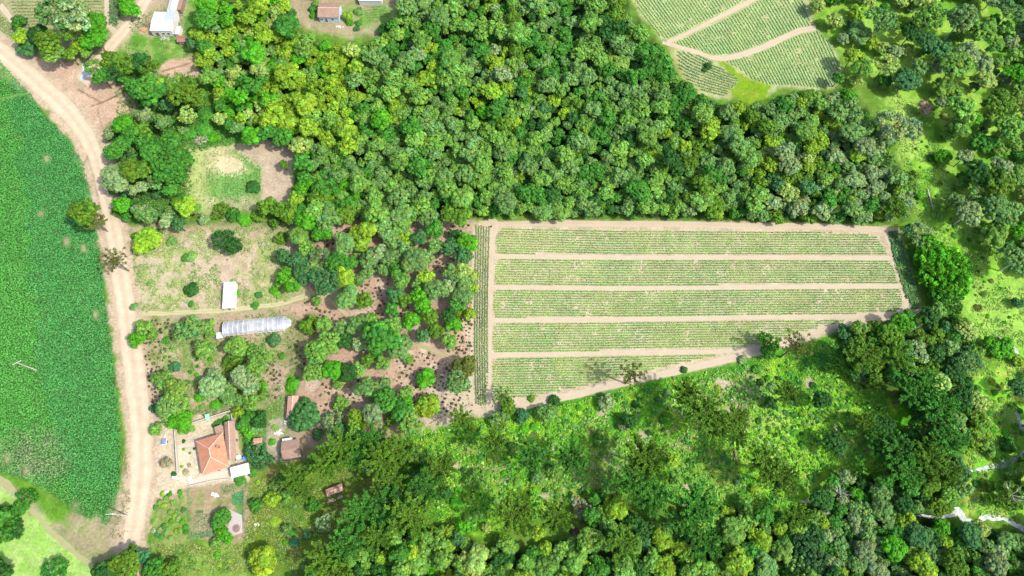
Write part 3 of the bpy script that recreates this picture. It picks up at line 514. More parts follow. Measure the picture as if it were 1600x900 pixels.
reg(0, 0, 4.0, [(330, 70, 110, 'grey', 'open'), (450, 100, 112, 'silver', 'open'), (420, 20, 80, 'grey', 'open'), (470, 190, 80, 'olive', 'open'), (590, 140, 76, 'bright', 'dome', 2.2), (590, 235, 80, 'bright', 'dome', 2.2), (490, 290, 48, 'lime'), (540, 330, 38, 'light', 'open'), (300, 260, 88, 'olive', 'knobbly'), (330, 330, 70, 'light', 'knobbly'), (435, 340, 48, 'olive', 'open'), (130, 230, 52, 'lime'), (115, 140, 48, 'green', 'dome', 1.5), (170, 300, 60, 'blue', 'lobed', 1.5), (230, 210, 60, 'dark'), (810, 55, 62, 'bright', 'dome', 1.8), (790, 10, 50, 'bright', 'dome', 1.8), (590, 420, 58, 'light', 'open'), (690, 370, 60, 'olive', 'knobbly'), (635, 480, 55, 'green', 'knobbly'), (785, 400, 66, 'olive', 'open'), (880, 380, 60, 'dark'), (930, 420, 60, 'olive', 'open'), (725, 440, 60, 'dark', 'open'), (830, 350, 34, 'tan', 'open', .8, 'shrub'), (1245, 200, 58, 'lime'), (1200, 265, 40, 'blue'), (1270, 290, 48, 'green'), (760, 480, 40, 'green', 'open'), (880, 560, 70, 'green', 'knobbly')])
reg(0, 225, 4.0, [(520, 420, 92, 'olive', 'knobbly', 3.4), (590, 480, 60, 'brown', 'open', 3.2), (740, 745, 78, 'brown', 'sparse', 2.2), (915, 600, 88, 'lime', 'dome', 1.5), (880, 425, 52, 'green'), (790, 455, 34, 'green', 'lobed', 1.5), (930, 450, 55, 'grey', 'open'), (1040, 480, 48, 'silver', 'open'), (1115, 500, 48, 'blue', 'open'), (760, 375, 46, 'bright', 'lobed', 1.8), (1150, 395, 52, 'lime'), (1075, 610, 34, 'grey', 'bush', .8), (985, 560, 32, 'blue', 'bush', .8), (1200, 705, 40, 'grey', 'bush', .8), (840, 575, 26, 'green', 'bush', .8), (720, 420, 26, 'olive', 'open', 1.3), (1270, 470, 34, 'silver', 'open', 1.5)])
reg(320, 225, 4.0, [(110, 590, 62, 'dark', 'open', 2.2), (180, 640, 55, 'dark', 'open', 2.2), (410, 375, 48, 'olive', 'open'), (480, 410, 58, 'olive', 'open'), (250, 475, 48, 'bright', 'bush', .8), (100, 420, 56, 'olive', 'open', .9), (180, 440, 48, 'green', 'open', .8), (340, 450, 46, 'olive', 'open', 1.), (490, 700, 44, 'blue', 'knobbly'), (500, 820, 48, 'bright'), (560, 860, 45, 'light'), (440, 490, 40, 'olive', 'open', 1.), (480, 590, 42, 'olive', 'open', 1.), (465, 870, 30, 'light', 'open', 1.)])
reg(180, 330, 4.287, [(515, 525, 55, 'dark', 'bush', 1.), (510, 620, 26, 'green', 'bush', .8), (130, 640, 34, 'grey', 'bush', .8), (960, 560, 30, 'blue', 'bush', .7), (1070, 530, 40, 'bright', 'bush', .7), (1090, 560, 30, 'light', 'bush', .7), (820, 545, 22, 'bright', 'bush', .7), (470, 310, 32, 'green', 'bush', .7), (1130, 310, 42, 'blue', 'lobed', 1.5), (235, 480, 26, 'grey', 'bush', .6), (935, 630, 30, 'green', 'bush', .5)])
# yard, garden and orchard by the farmhouse (source pixels)
reg(0, 0, 1.0, [(275, 655, 15, 'bright', 'dome', 1.5), (287, 689.5, 3.2, 'dark', 'bush', 1.2), (287, 702, 2.6, 'lime', 'bush', .9), (303.5, 701, 2.4, 'dark', 'bush', 1.), (297, 708, 2.4, 'grey', 'bush', .7), (296, 727, 3.4, 'tan', 'bush', .8), (284, 729, 2.8, 'lime', 'bush', .8), (290, 737.5, 5.5, 'tan', 'bush', .6), (271.5, 740.5, 4.8, 'dark', 'bush', 1.2), (260, 723, 9, 'tan', 'sparse', 1.6, 'tree'), (291, 672, 7, 'green', 'bush', .7), (283, 674, 6, 'light', 'bush', .7), (300, 669, 6, 'light', 'bush', .6), (341, 661, 7, 'green', 'bush', .6), (351, 656, 7, 'green', 'bush', .6), (335, 664, 5, 'green', 'bush', .6), (354, 654, 5, 'light', 'bush', .5),
 (345, 810, 15.5, 'green', 'dome', 1.4), (347, 833, 11, 'bright', 'knobbly', 1.2), (356, 842, 9, 'bright', 'knobbly', 1.1), (338, 848, 9, 'light', 'knobbly', 1.1), (410, 877, 22, 'lime', 'lobed', 1.7), (505, 817, 14, 'silver', 'knobbly', 1.8), (460, 847, 8.5, 'teal', 'bush', 1.1), (448, 826, 8, 'grey', 'open', 1.), (42, 777, 15, 'green', 'open', 1.), (33, 792, 12, 'green', 'open', 1.), (-14, 815, 26, 'green', 'knobbly', 1.6), (10, 812, 20, 'green', 'open', 1.), (22, 826, 15, 'dark', 'open', .9), (4, 836, 14, 'green', 'open', .9), (85, 897, 22, 'green', 'open', 1.3), (-5, 898, 24, 'dark', 'knobbly', 1.8), (166, 893, 20, 'dark', 'knobbly', 2), (195, 884, 24, 'olive', 'knobbly', 2.2), (205, 868, 14, 'olive', 'open', 2), (222, 870, 12, 'teal', 'lobed', 1.8), (240, 890, 20, 'green', 'knobbly', 1.6), (263, 893, 18, 'olive', 'knobbly', 1.6),
 (400, 706, 17, 'blue', 'open', 1.1), (398, 694, 9, 'green', 'bush', 1.), (408, 720, 15, 'blue', 'open', 1.), (394, 738, 8, 'green', 'bush', .8), (376, 751, 9, 'green', 'bush', .7), (371, 749, 6, 'blue', 'bush', .7), (381, 666, 10, 'green', 'knobbly', 1.2), (390, 676, 10, 'bright', 'knobbly', 1.), (387, 690, 8, 'green', 'bush', .9), (425, 690, 6, 'bright', 'bush', .7), (430, 668, 6, 'light', 'bush', .5),
 (435, 760, 14, 'light', 'open', .8), (425, 780, 13, 'lime', 'open', .5), (450, 775, 12, 'light', 'open', .5), (400, 790, 11, 'green', 'open', .5), (490, 790, 12, 'green', 'open', .6), (530, 830, 9, 'green', 'bush', .8), (455, 830, 8, 'green', 'bush', .6), (480, 835, 8, 'blue', 'bush', .8), (430, 815, 9, 'lime', 'bush', .4),
 (107, 395-285, 1, 'green', 'bush', .5), (1106, 103, 7, 'dark', 'bush', 1.1), (1101, 109, 5, 'dark', 'bush', .9),
 (488, 15, 7, 'green', 'bush', 1.4), (489, 24, 6, 'bright', 'bush', 1.4), (493, 6, 7, 'light', 'bush', 1.4), (543, 25, 8, 'lime', 'knobbly', 1.5), (546, 34, 7, 'bright', 'bush', 1.3), (561, 18, 8, 'grey', 'bush', .8), (557, 45, 6, 'blue', 'bush', .8), (560, 36, 6, 'green', 'bush', .8), (566, 30, 4, 'light', 'bush', .6), (432, 5, 12, 'bright', 'lobed', 1.8), (453, 20, 9, 'blue', 'dome', 1.7), (448, 40, 20, 'green', 'lobed'), (458, 26, 8, 'bright', 'bush', 1.3), (600, 46, 10, 'dark', 'lobed', 1.6)])
for x, y, c in ((254, 771, 'lime'), (259, 779, 'light'), (265, 772, 'green'), (249, 784, 'light'), (257, 790, 'lime'), (243, 793, 'green'), (270, 785, 'light'), (281, 769, 'bright'), (283, 776, 'light'), (287, 797, 'blue'), (265, 800, 'light'), (272, 806, 'lime'), (267, 815, 'bright'), (278, 810, 'silver'), (285, 815, 'bright'), (289, 824, 'bright'), (281, 829, 'light'), (275, 830, 'lime'), (290, 831, 'green'), (255, 822, 'green'), (249, 828, 'silver'), (259, 833, 'grey'), (240, 829, 'silver'), (245, 835, 'teal'), (263, 826, 'light'), (277, 800, 'grey'), (252, 839, 'green'), (266, 840, 'light')):
    T(x, y, 4.6, c, 'bush', 1.1, 'shrub')
# right side
reg(1280, 0, 4.0, [(660, 675, 48, 'pink', 'knobbly', 1.8), (545, 500, 82, 'blue', 'dome', 2.), (790, 725, 26, 'pale', 'bush', 1.5), (480, 320, 44, 'silver'), (400, 120, 88, 'grey', 'open'), (210, 350, 56, 'lime', 'dome'), (120, 490, 40, 'green'), (240, 505, 36, 'pale', 'open'), (180, 600, 52, 'bright'), (450, 780, 95, 'silver', 'open'), (560, 800, 80, 'silver', 'open', 2.), (420, 400, 70, 'pale', 'open'), (330, 270, 50, 'lime', 'open', 1.6), (270, 420, 60, 'light', 'open'), (1050, 500, 60, 'pale', 'dome'), (900, 680, 90, 'light', 'knobbly'), (950, 740, 60, 'bright'), (880, 800, 60, 'light'), (1130, 640, 90, 'olive', 'knobbly'), (1190, 790, 90, 'light', 'knobbly'), (860, 400, 100, 'light', 'knobbly'), (930, 330, 80, 'silver', 'knobbly'), (1030, 400, 62, 'silver'), (680, 260, 70, 'blue', 'knobbly'), (760, 310, 70, 'blue', 'knobbly'), (580, 200, 70, 'dark', 'knobbly'), (690, 110, 90, 'light', 'open'), (900, 110, 95, 'grey', 'knobbly'), (1030, 190, 85, 'light', 'knobbly'), (1100, 260, 60, 'light', 'knobbly'), (1200, 60, 70, 'grey', 'open'), (640, 420, 60, 'grey', 'knobbly'), (1230, 450, 60, 'bright', 'open'), (1260, 560, 60, 'light', 'knobbly')])
reg(1280, 225, 4.0, [(775, 80, 50, 'bright', 'lobed', 1.5), (700, 90, 30, 'green', 'bush', 1.2), (910, 80, 55, 'silver'), (940, 430, 80, 'silver', 'knobbly'), (860, 350, 55, 'grey', 'knobbly'), (1120, 250, 90, 'olive', 'knobbly'), (1000, 180, 80, 'dark', 'knobbly'), (1150, 150, 70, 'silver', 'knobbly'), (1230, 200, 70, 'light', 'knobbly'), (1100, 400, 85, 'grey', 'knobbly'), (1180, 420, 85, 'grey', 'knobbly'), (1010, 300, 70, 'grey', 'open'), (1250, 720, 90, 'grey', 'knobbly'), (1170, 650, 45, 'blue', 'open'), (1240, 540, 55, 'bright', 'knobbly'), (640, 560, 70, 'silver', 'open', 2.), (560, 540, 40, 'blue', 'open'), (480, 400, 70, 'olive', 'open'), (540, 350, 60, 'silver', 'open'), (620, 320, 34, 'bright', 'bush', 1.5), (560, 250, 60, 'light', 'open'), (590, 200, 35, 'olive', 'open', 1.4), (330, 180, 55, 'silver', 'dome'), (220, 220, 60, 'silver', 'dome')])
for (x, y, r, c) in ((1456, 396, 28, 'bright'), (1482, 413, 28, 'bright'), (1458, 426, 24, 'bright'), (1487, 440, 26, 'bright'), (1470, 452, 22, 'bright'), (1501, 425, 18, 'green'), (1446, 404, 17, 'bright'), (1476, 470, 22, 'green'), (1466, 436, 11, 'silver')): T(x, y, r, c, 'feather' if r > 12 else 'open', 1.2)
reg(1400, 380, 5.0, [(640, 505, 34, 'brown', 'open', .8, 'shrub'), (560, 680, 82, 'pale', 'knobbly'), (500, 620, 60, 'olive', 'knobbly'), (400, 660, 52, 'blue'), (950, 470, 48, 'blue', 'knobbly', 1.4), (270, 580, 80, 'dark', 'knobbly'), (330, 520, 60, 'light'), (50, 620, 78, 'bright', 'knobbly'), (100, 560, 50, 'green', 'knobbly'), (180, 720, 62, 'olive', 'open'), (250, 770, 60, 'olive', 'knobbly'), (330, 780, 42, 'lime'), (420, 820, 70, 'grey', 'knobbly'), (740, 800, 70, 'bright', 'knobbly', 1.3), (850, 820, 70, 'green', 'knobbly', 1.3), (640, 850, 55, 'light', 'open', 1.3), (560, 860, 60, 'blue', 'open'), (835, 690, 14, 'brown', 'bush', .6), (745, 295, 22, 'brown', 'bush', .7)])
reg(1280, 450, 4.0, [(150, 270, 45, 'blue', 'lobed', 1.8), (245, 250, 50, 'light', 'knobbly'), (340, 250, 50, 'olive', 'knobbly'), (440, 290, 75, 'olive', 'knobbly'), (190, 390, 70, 'dark', 'knobbly'), (250, 470, 80, 'dark', 'knobbly'), (360, 430, 74, 'lime', 'knobbly'), (340, 480, 60, 'light', 'knobbly'), (180, 470, 60, 'olive', 'knobbly'), (500, 420, 82, 'blue', 'knobbly'), (610, 390, 66, 'silver', 'open'), (700, 490, 60, 'olive', 'open'), (680, 540, 62, 'olive', 'knobbly'), (760, 590, 70, 'pale', 'knobbly'), (850, 510, 70, 'dark', 'knobbly'), (930, 470, 70, 'grey', 'open'), (890, 700, 80, 'dark', 'knobbly'), (1000, 710, 66, 'pale', 'knobbly'), (760, 720, 72, 'dark', 'knobbly'), (680, 770, 70, 'dark', 'knobbly'), (850, 830, 76, 'grey', 'knobbly'), (620, 700, 60, 'dark', 'knobbly'), (420, 860, 62, 'dark', 'knobbly'), (330, 840, 60, 'dark', 'knobbly'), (20, 700, 60, 'dark', 'knobbly'), (1250, 620, 60, 'blue', 'knobbly'), (1240, 450, 40, 'lime', 'open', 1.2), (1150, 380, 70, 'bright', 'knobbly', 1.2), (560, 500, 55, 'grey', 'knobbly')])
reg(1280, 675, 4.0, [(250, 620, 46, 'silver', 'dome'), (290, 740, 70, 'silver', 'dome'), (370, 700, 52, 'silver', 'knobbly'), (230, 540, 50, 'silver', 'knobbly'), (240, 830, 60, 'grey', 'dome'), (160, 360, 34, 'bright'), (230, 390, 44, 'bright'), (310, 350, 34, 'light'), (470, 720, 78, 'bright', 'dome'), (550, 560, 66, 'lime', 'knobbly'), (490, 540, 50, 'light'), (620, 640, 80, 'blue', 'dome'), (770, 590, 50, 'bright'), (780, 690, 44, 'lime'), (1010, 600, 56, 'pale', 'dome'), (940, 640, 70, 'blue', 'dome'), (1170, 680, 60, 'grey', 'dome'), (1130, 750, 54, 'silver', 'dome'), (1110, 830, 70, 'silver', 'dome'), (1240, 690, 60, 'grey', 'dome'), (650, 840, 82, 'lime', 'lobed'), (560, 760, 60, 'light'), (850, 820, 80, 'olive', 'knobbly'), (370, 870, 66, 'silver', 'dome'), (30, 560, 44, 'lime'), (80, 830, 56, 'silver', 'dome'), (150, 870, 40, 'lime'), (500, 620, 60, 'green', 'dome'), (820, 400, 60, 'light', 'knobbly'), (760, 470, 60, 'olive', 'knobbly'), (850, 230, 84, 'blue', 'knobbly'), (900, 350, 56, 'grey', 'knobbly'), (740, 60, 80, 'dark', 'knobbly'), (700, 30, 60, 'grey', 'knobbly'), (500, 110, 76, 'dark', 'knobbly'), (430, 60, 60, 'dark', 'knobbly'), (560, 230, 74, 'dark', 'knobbly'), (680, 330, 66, 'olive', 'knobbly'), (1110, 245, 46, 'light', 'dome', 1.3), (1220, 260, 50, 'light', 'knobbly', 1.5), (1200, 400, 90, 'olive', 'open', 1.8), (110, 70, 70, 'dark', 'knobbly'), (20, 420, 66, 'dark', 'knobbly'), (1180, 80, 50, 'green', 'open', 1.), (990, 60, 60, 'lime', 'open', .7), (1060, 100, 55, 'light', 'open', .7), (990, 190, 56, 'green', 'open', .8), (1060, 340, 40, 'olive', 'open', .8)])
reg(960, 675, 4.0, [(300, 670, 66, 'lime'), (250, 590, 46, 'light'), (400, 720, 56, 'lime'), (315, 745, 28, 'lime', 'dome'), (545, 680, 42, 'lime'), (470, 760, 42, 'light'), (620, 465, 34, 'lime', 'dome'), (690, 490, 30, 'lime'), (735, 500, 30, 'lime'), (730, 590, 62, 'light'), (740, 650, 66, 'light'), (640, 690, 40, 'light'), (715, 710, 50, 'light'), (800, 705, 32, 'lime'), (780, 810, 82, 'lime'), (640, 780, 40, 'light'), (700, 850, 50, 'light'), (870, 640, 48, 'lime'), (930, 690, 62, 'lime'), (860, 520, 58, 'light', 'knobbly'), (1030, 600, 44, 'lime'), (1050, 740, 68, 'light'), (950, 840, 74, 'grey', 'dome'), (1040, 850, 34, 'lime'), (120, 700, 60, 'light', 'knobbly'), (60, 860, 70, 'light'), (310, 850, 72, 'lime'), (370, 820, 36, 'lime'), (470, 820, 50, 'light'), (560, 870, 66, 'light'), (620, 850, 44, 'light'), (450, 530, 38, 'lime', 'knobbly'), (230, 310, 50, 'light', 'knobbly'), (370, 170, 40, 'lime', 'knobbly'), (340, 190, 30, 'light', 'knobbly'), (370, 290, 40, 'light', 'knobbly'), (20, 480, 66, 'lime'), (870, 355, 30, 'lime', 'bush', 1.4), (465, 305, 22, 'green', 'bush', 1.2), (465, 185, 20, 'dark', 'bush', 1.2), (820, 440, 40, 'light', 'knobbly'), (510, 640, 40, 'olive', 'knobbly'), (1250, 650, 70, 'blue', 'feather', 2), (1180, 720, 80, 'blue', 'feather', 2), (1240, 800, 90, 'blue', 'feather', 2), (1170, 850, 80, 'grey', 'feather', 2), (560, 470, 36, 'olive', 'open'), (1090, 660, 40, 'green')])
reg(640, 675, 4.0, [(1240, 340, 50, 'light'), (1210, 500, 46, 'light', 'dome'), (1250, 450, 44, 'lime'), (1240, 570, 56, 'light'), (1080, 480, 62, 'tan', 'open', 1.5), (1035, 625, 32, 'red', 'bush', 1.3), (1130, 680, 84, 'light', 'knobbly'), (1050, 780, 60, 'light'), (1090, 840, 44, 'lime'), (1010, 850, 60, 'light'), (850, 850, 72, 'light'), (740, 840, 66, 'light'), (600, 880, 60, 'light'), (430, 760, 62, 'pale'), (410, 830, 66, 'pale'), (340, 790, 44, 'pale'), (250, 620, 38, 'lime'), (245, 710, 44, 'lime'), (300, 660, 46, 'blue', 'dome'), (335, 600, 46, 'bright', 'open'), (20, 760, 56, 'lime', 'dome'), (90, 760, 52, 'light'), (140, 810, 46, 'light'), (50, 840, 60, 'light'), (130, 860, 44, 'bright'), (600, 700, 52, 'light', 'open'), (640, 720, 42, 'light'), (560, 670, 34, 'light'), (800, 630, 46, 'lime', 'knobbly'), (850, 730, 44, 'lime', 'dome'), (290, 440, 44, 'bright', 'bush', 1.), (300, 365, 26, 'bright', 'bush', 1.), (360, 535, 32, 'light', 'bush', 1.), (415, 520, 36, 'light', 'bush', 1.), (420, 295, 60, 'light', 'open', 1.4), (900, 240, 50, 'light', 'open', 1.3), (800, 290, 46, 'grey', 'open', 1.2), (650, 100, 40, 'light', 'open', 1.1), (680, 320, 34, 'light', 'bush', 1.), (40, 140, 56, 'light', 'knobbly'), (480, 600, 30, 'pale', 'open', 1.), (290, 120, 18, 'bright', 'bush', 1.), (250, 120, 18, 'lime', 'bush', 1.), (310, 108, 16, 'light', 'bush', 1.), (400, 172, 20, 'bright', 'bush', 1.), (365, 175, 18, 'bright', 'bush', 1.), (540, 430, 26, 'light', 'bush', 1.), (590, 445, 24, 'light', 'bush', 1.), (1200, 40, 50, 'light', 'open', 1.2), (900, 70, 26, 'light', 'bush', 1.)])
reg(640, 450, 4.0, [(860, 780, 62, 'grey', 'feather', 1.6), (1230, 720, 56, 'silver', 'open', 1.4), (905, 705, 42, 'dark', 'bush', 1.2), (760, 690, 24, 'olive', 'bush', 1.), (700, 800, 48, 'teal', 'open', 1.2), (560, 830, 60, 'grey', 'open', 1.3), (620, 740, 50, 'olive', 'sparse', 1.6, 'tree'), (580, 690, 62, 'olive', 'sparse', 2., 'tree'), (975, 770, 18, 'bright', 'bush', .9), (1060, 750, 24, 'bright', 'bush', .9), (1110, 770, 20, 'green', 'bush', .9), (720, 880, 30, 'bright', 'bush', .9), (780, 870, 30, 'bright', 'bush', .9)])
reg(960, 450, 4.0, [(435, 510, 24, 'dark', 'bush', 1.2), (800, 450, 30, 'silver', 'bush', 1.2), (970, 340, 62, 'bright', 'open', 1.8), (960, 400, 50, 'green', 'knobbly', 1.8), (890, 510, 34, 'green', 'bush', 1.2), (910, 590, 26, 'dark', 'bush', 1.4), (958, 565, 22, 'bright', 'bush', 1.3), (990, 620, 34, 'grey', 'bush', 1.), (130, 725, 28, 'dark', 'bush', 1.3), (320, 820, 46, 'bright', 'bush', .8), (980, 720, 40, 'dark', 'knobbly', 1.5), (1110, 690, 44, 'blue', 'bush', 1.), (690, 660, 14, 'lime', 'bush', 1.), (370, 563, 12, 'silver', 'bush', .8), (100, 830, 54, 'dark', 'knobbly', 1.8), (60, 860, 40, 'silver', 'open', 1.3), (20, 670, 20, 'green', 'bush', .9), (330, 660, 30, 'grey', 'bush', .8)])
# araucarias, seen from above as stars of tufted branches
for (x, y, r) in ((466, 748, 27), (512, 722, 30), (478, 765, 24), (535, 700, 34), (520, 727, 28), (560, 715, 26), (596, 722, 34), (612, 752, 30), (606, 786, 34), (565, 800, 34), (590, 840, 30), (545, 850, 34), (510, 875, 34), (535, 892, 26), (645, 806, 42), (668, 766, 34), (690, 733, 32), (622, 706, 32), (585, 690, 28), (800, 806, 40), (772, 690, 30), (830, 718, 32), (893, 718, 34), (866, 806, 34), (1004, 716, 40), (985, 752, 38), (1015, 776, 36), (1070, 615, 28), (1095, 650, 40), (1118, 668, 34), (1146, 655, 26), (1150, 684, 22), (1185, 722, 36), (1212, 748, 36), (1085, 790, 40), (1060, 812, 30), (1225, 618, 26), (1395, 705, 34), (1340, 560, 34), (1420, 620, 30), (1395, 560, 32), (1460, 640, 34), (1440, 600, 28), (1405, 740, 34), (1470, 690, 34), (1440, 715, 34), (1470, 740, 30), (720, 655, 22), (1370, 700, 28), (1240, 690+115, 24), (1345, 660, 20), (1100, 850, 30), (970, 850, 34)):
    T(x, y, r*.84, 'olive' if (x*7+y) % 3 else 'green', 'araucaria', 2.5, 'araucaria')
for (x, y, r) in ((985, 588, 22), (1238, 544, 24)): T(x, y, r, 'brown', 'sparse', 2.8, 'araucaria')

# closed forest: irregular but dense, colours drift across it as in the photo
def colour_at(zone, x, y, r):
    q = .5*r.random()+.5*np.clip((pnoise(np.array([[x, y]], float), 70, 333)[0]-.5)*2.1+.5, 0, 1)
    if zone == 'main':
        if x < 560:
            a = [('lime', .3), ('light', .1), ('lime', .16), ('bright', .12), ('pale', .06), ('grey', .08), ('green', .1), ('olive', .04), ('light', .04)]
            if y > 230: a = [('lime', .16), ('grey', .3), ('light', .14), ('green', .2), ('bright', .08), ('olive', .12)]
        elif x < 820: a = [('grey', .3), ('light', .26), ('green', .17), ('lime', .09), ('silver', .05), ('blue', .03), ('olive', .04), ('pale', .02), ('bright', .04)]
        elif x < 1060: a = [('green', .22), ('grey', .2), ('light', .16), ('dark', .13), ('olive', .12), ('lime', .08), ('silver', .04), ('blue', .05)]
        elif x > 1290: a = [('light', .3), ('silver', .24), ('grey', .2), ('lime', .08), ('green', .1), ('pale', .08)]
        else: a = [('green', .18), ('grey', .23), ('light', .14), ('olive', .13), ('lime', .11), ('silver', .08), ('dark', .07), ('blue', .05), ('pale', .01)]
    elif zone == 'ne': a = [('light', .36), ('silver', .2), ('grey', .04), ('green', .04), ('pale', .22), ('lime', .14)]  # paler mix: strong light on this wood is put into its leaf colours
    elif zone == 'bottom': a = [('lime', .2), ('light', .28), ('green', .16), ('dark', .14), ('silver', .06), ('grey', .1), ('blue', .06)] if x < 1280 else [('silver', .2), ('green', .22), ('grey', .24), ('dark', .14), ('light', .14), ('lime', .06)]
    else: a = [('dark', .34), ('olive', .24), ('green', .2), ('grey', .12), ('light', .1)]
    s = 0
    for c, p in a:
        s += p
        if q < s: return c
    return a[0][0]
def fill(zone, poly, rmin, rmax, dens, hk, seed, over=.66, tries=9000, margin=-6):
    r = np.random.default_rng(seed); q = np.array(poly)
    P = np.stack([r.uniform(q[:, 0].min(), q[:, 0].max(), tries), r.uniform(q[:, 1].min(), q[:, 1].max(), tries)], 1)
    P = P[sdist(P, poly) > margin+10]
    pts = np.array([(t['px'], t['py'], t['r']) for t in TREES]); pts = [tuple(p) for p in pts]
    A = np.array(pts)
    for (x, y) in P:
        rr = rmin+(rmax-rmin)*r.random()**1.6
        d = np.hypot(A[:, 0]-x, A[:, 1]-y)
        if (d < over*(rr+A[:, 2])).any(): continue
        if r.random() > dens: continue
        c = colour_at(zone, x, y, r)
        # neighbours of one kind stand together
        typ = {'lime': 'lobed', 'pale': 'lobed', 'bright': 'lobed', 'light': 'lobed', 'grey': 'dome', 'silver': 'dome', 'blue': 'dome', 'green': 'knobbly', 'dark': 'knobbly', 'olive': 'knobbly'}[c]
        if r.random() < .22: typ = ['lobed', 'knobbly', 'dome', 'open'][r.integers(4)]
        TREES.append(dict(px=x, py=y, r=rr, col=c, typ=typ, hk=hk*(.85+.4*r.random()), kind='tree', man=False)); A = np.vstack([A, (x, y, rr)])
fill('main', MAIN_FOREST, 8, 18.5, 1, 2.7, 1, .55, 26000)
fill('bottom', BOTTOM_FOREST, 9, 18, 1, 2.6, 2, .60, 7000)
fill('rw', RIGHT_WOOD, 11, 20, .9, 2.6, 3, .70, 3500)
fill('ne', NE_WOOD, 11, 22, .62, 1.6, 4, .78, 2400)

# shrubs and saplings in the rough grass
def shrubs(poly, n, cols, r0, r1, seed, gap=1.05, hk=1.):
    r = np.random.default_rng(seed); q = np.array(poly); A = np.array([(t['px'], t['py'], t['r']*.8) for t in TREES]); k = 0
    for _ in range(n*30):
        x = r.uniform(q[:, 0].min(), q[:, 0].max()); y = r.uniform(q[:, 1].min(), q[:, 1].max())
        if sdist(np.array([[x, y]]), poly)[0] < 3: continue
        rr = r0+(r1-r0)*r.random()**2
        if (np.hypot(A[:, 0]-x, A[:, 1]-y) < gap*(rr+A[:, 2])).any(): continue
        A = np.vstack([A, (x, y, rr)]); c = cols[r.integers(len(cols))]
        TREES.append(dict(px=x, py=y, r=rr, col=c, typ='bush', hk=hk*r.uniform(.7, 1.3), kind='shrub', man=False)); k += 1
        if k >= n: break
shrubs([(650, 680), (760, 660), (900, 640), (960, 700), (930, 780), (760, 840), (700, 790), (640, 730)], 150, ['bright', 'light', 'green', 'green', 'lime', 'dark'], 2.2, 7, 21, 1.)
shrubs([(930, 640), (1160, 580), (1300, 540), (1340, 640), (1380, 690), (1280, 740), (1240, 790), (1000, 700)], 130, ['green', 'dark', 'light', 'bright', 'blue', 'lime'], 2.2, 6.5, 22, 1.1)
shrubs([(1230, 600), (1360, 590), (1400, 640), (1340, 680), (1250, 670)], 40, ['dark', 'green', 'blue', 'silver'], 1.8, 4, 23, 1.)
shrubs([(1400, 180), (1470, 240), (1560, 420), (1600, 560), (1520, 520), (1440, 360)], 36, ['light', 'bright', 'green', 'olive'], 2.2, 6, 24, 1.3, .8)
shrubs([(1520, 600), (1600, 580), (1600, 800), (1520, 790), (1510, 710)], 46, ['light', 'bright', 'green', 'lime'], 3, 9, 25, 1., .7)
shrubs([(390, 750), (560, 730), (600, 800), (480, 890), (240, 895), (230, 860), (380, 850)], 54, ['light', 'green', 'lime', 'bright', 'grey'], 2.0, 5.5, 26, 1.2, .8)
shrubs([(230, 500), (345, 540), (440, 530), (370, 660), (240, 620)], 30, ['green', 'light', 'olive', 'bright'], 2., 5, 27, 1.1, .7)

# nothing grows in the bed of the stream
BEDS = [[(1587, 640), (1600, 670), (1606, 690), (1600, 708), (1583, 719), (1548, 730), (1511, 736)], [(1428, 806), (1482, 806), (1497, 799), (1524, 820), (1556, 809), (1590, 822), (1612, 832)]]
TREES = [t for t in TREES if not (any(linedist(np.array([[t['px'], t['py']]]), b)[0] < t['r']*.7+1 for b in BEDS) and not (t['man'] and t['r'] > 12 and t['py'] > 815))]

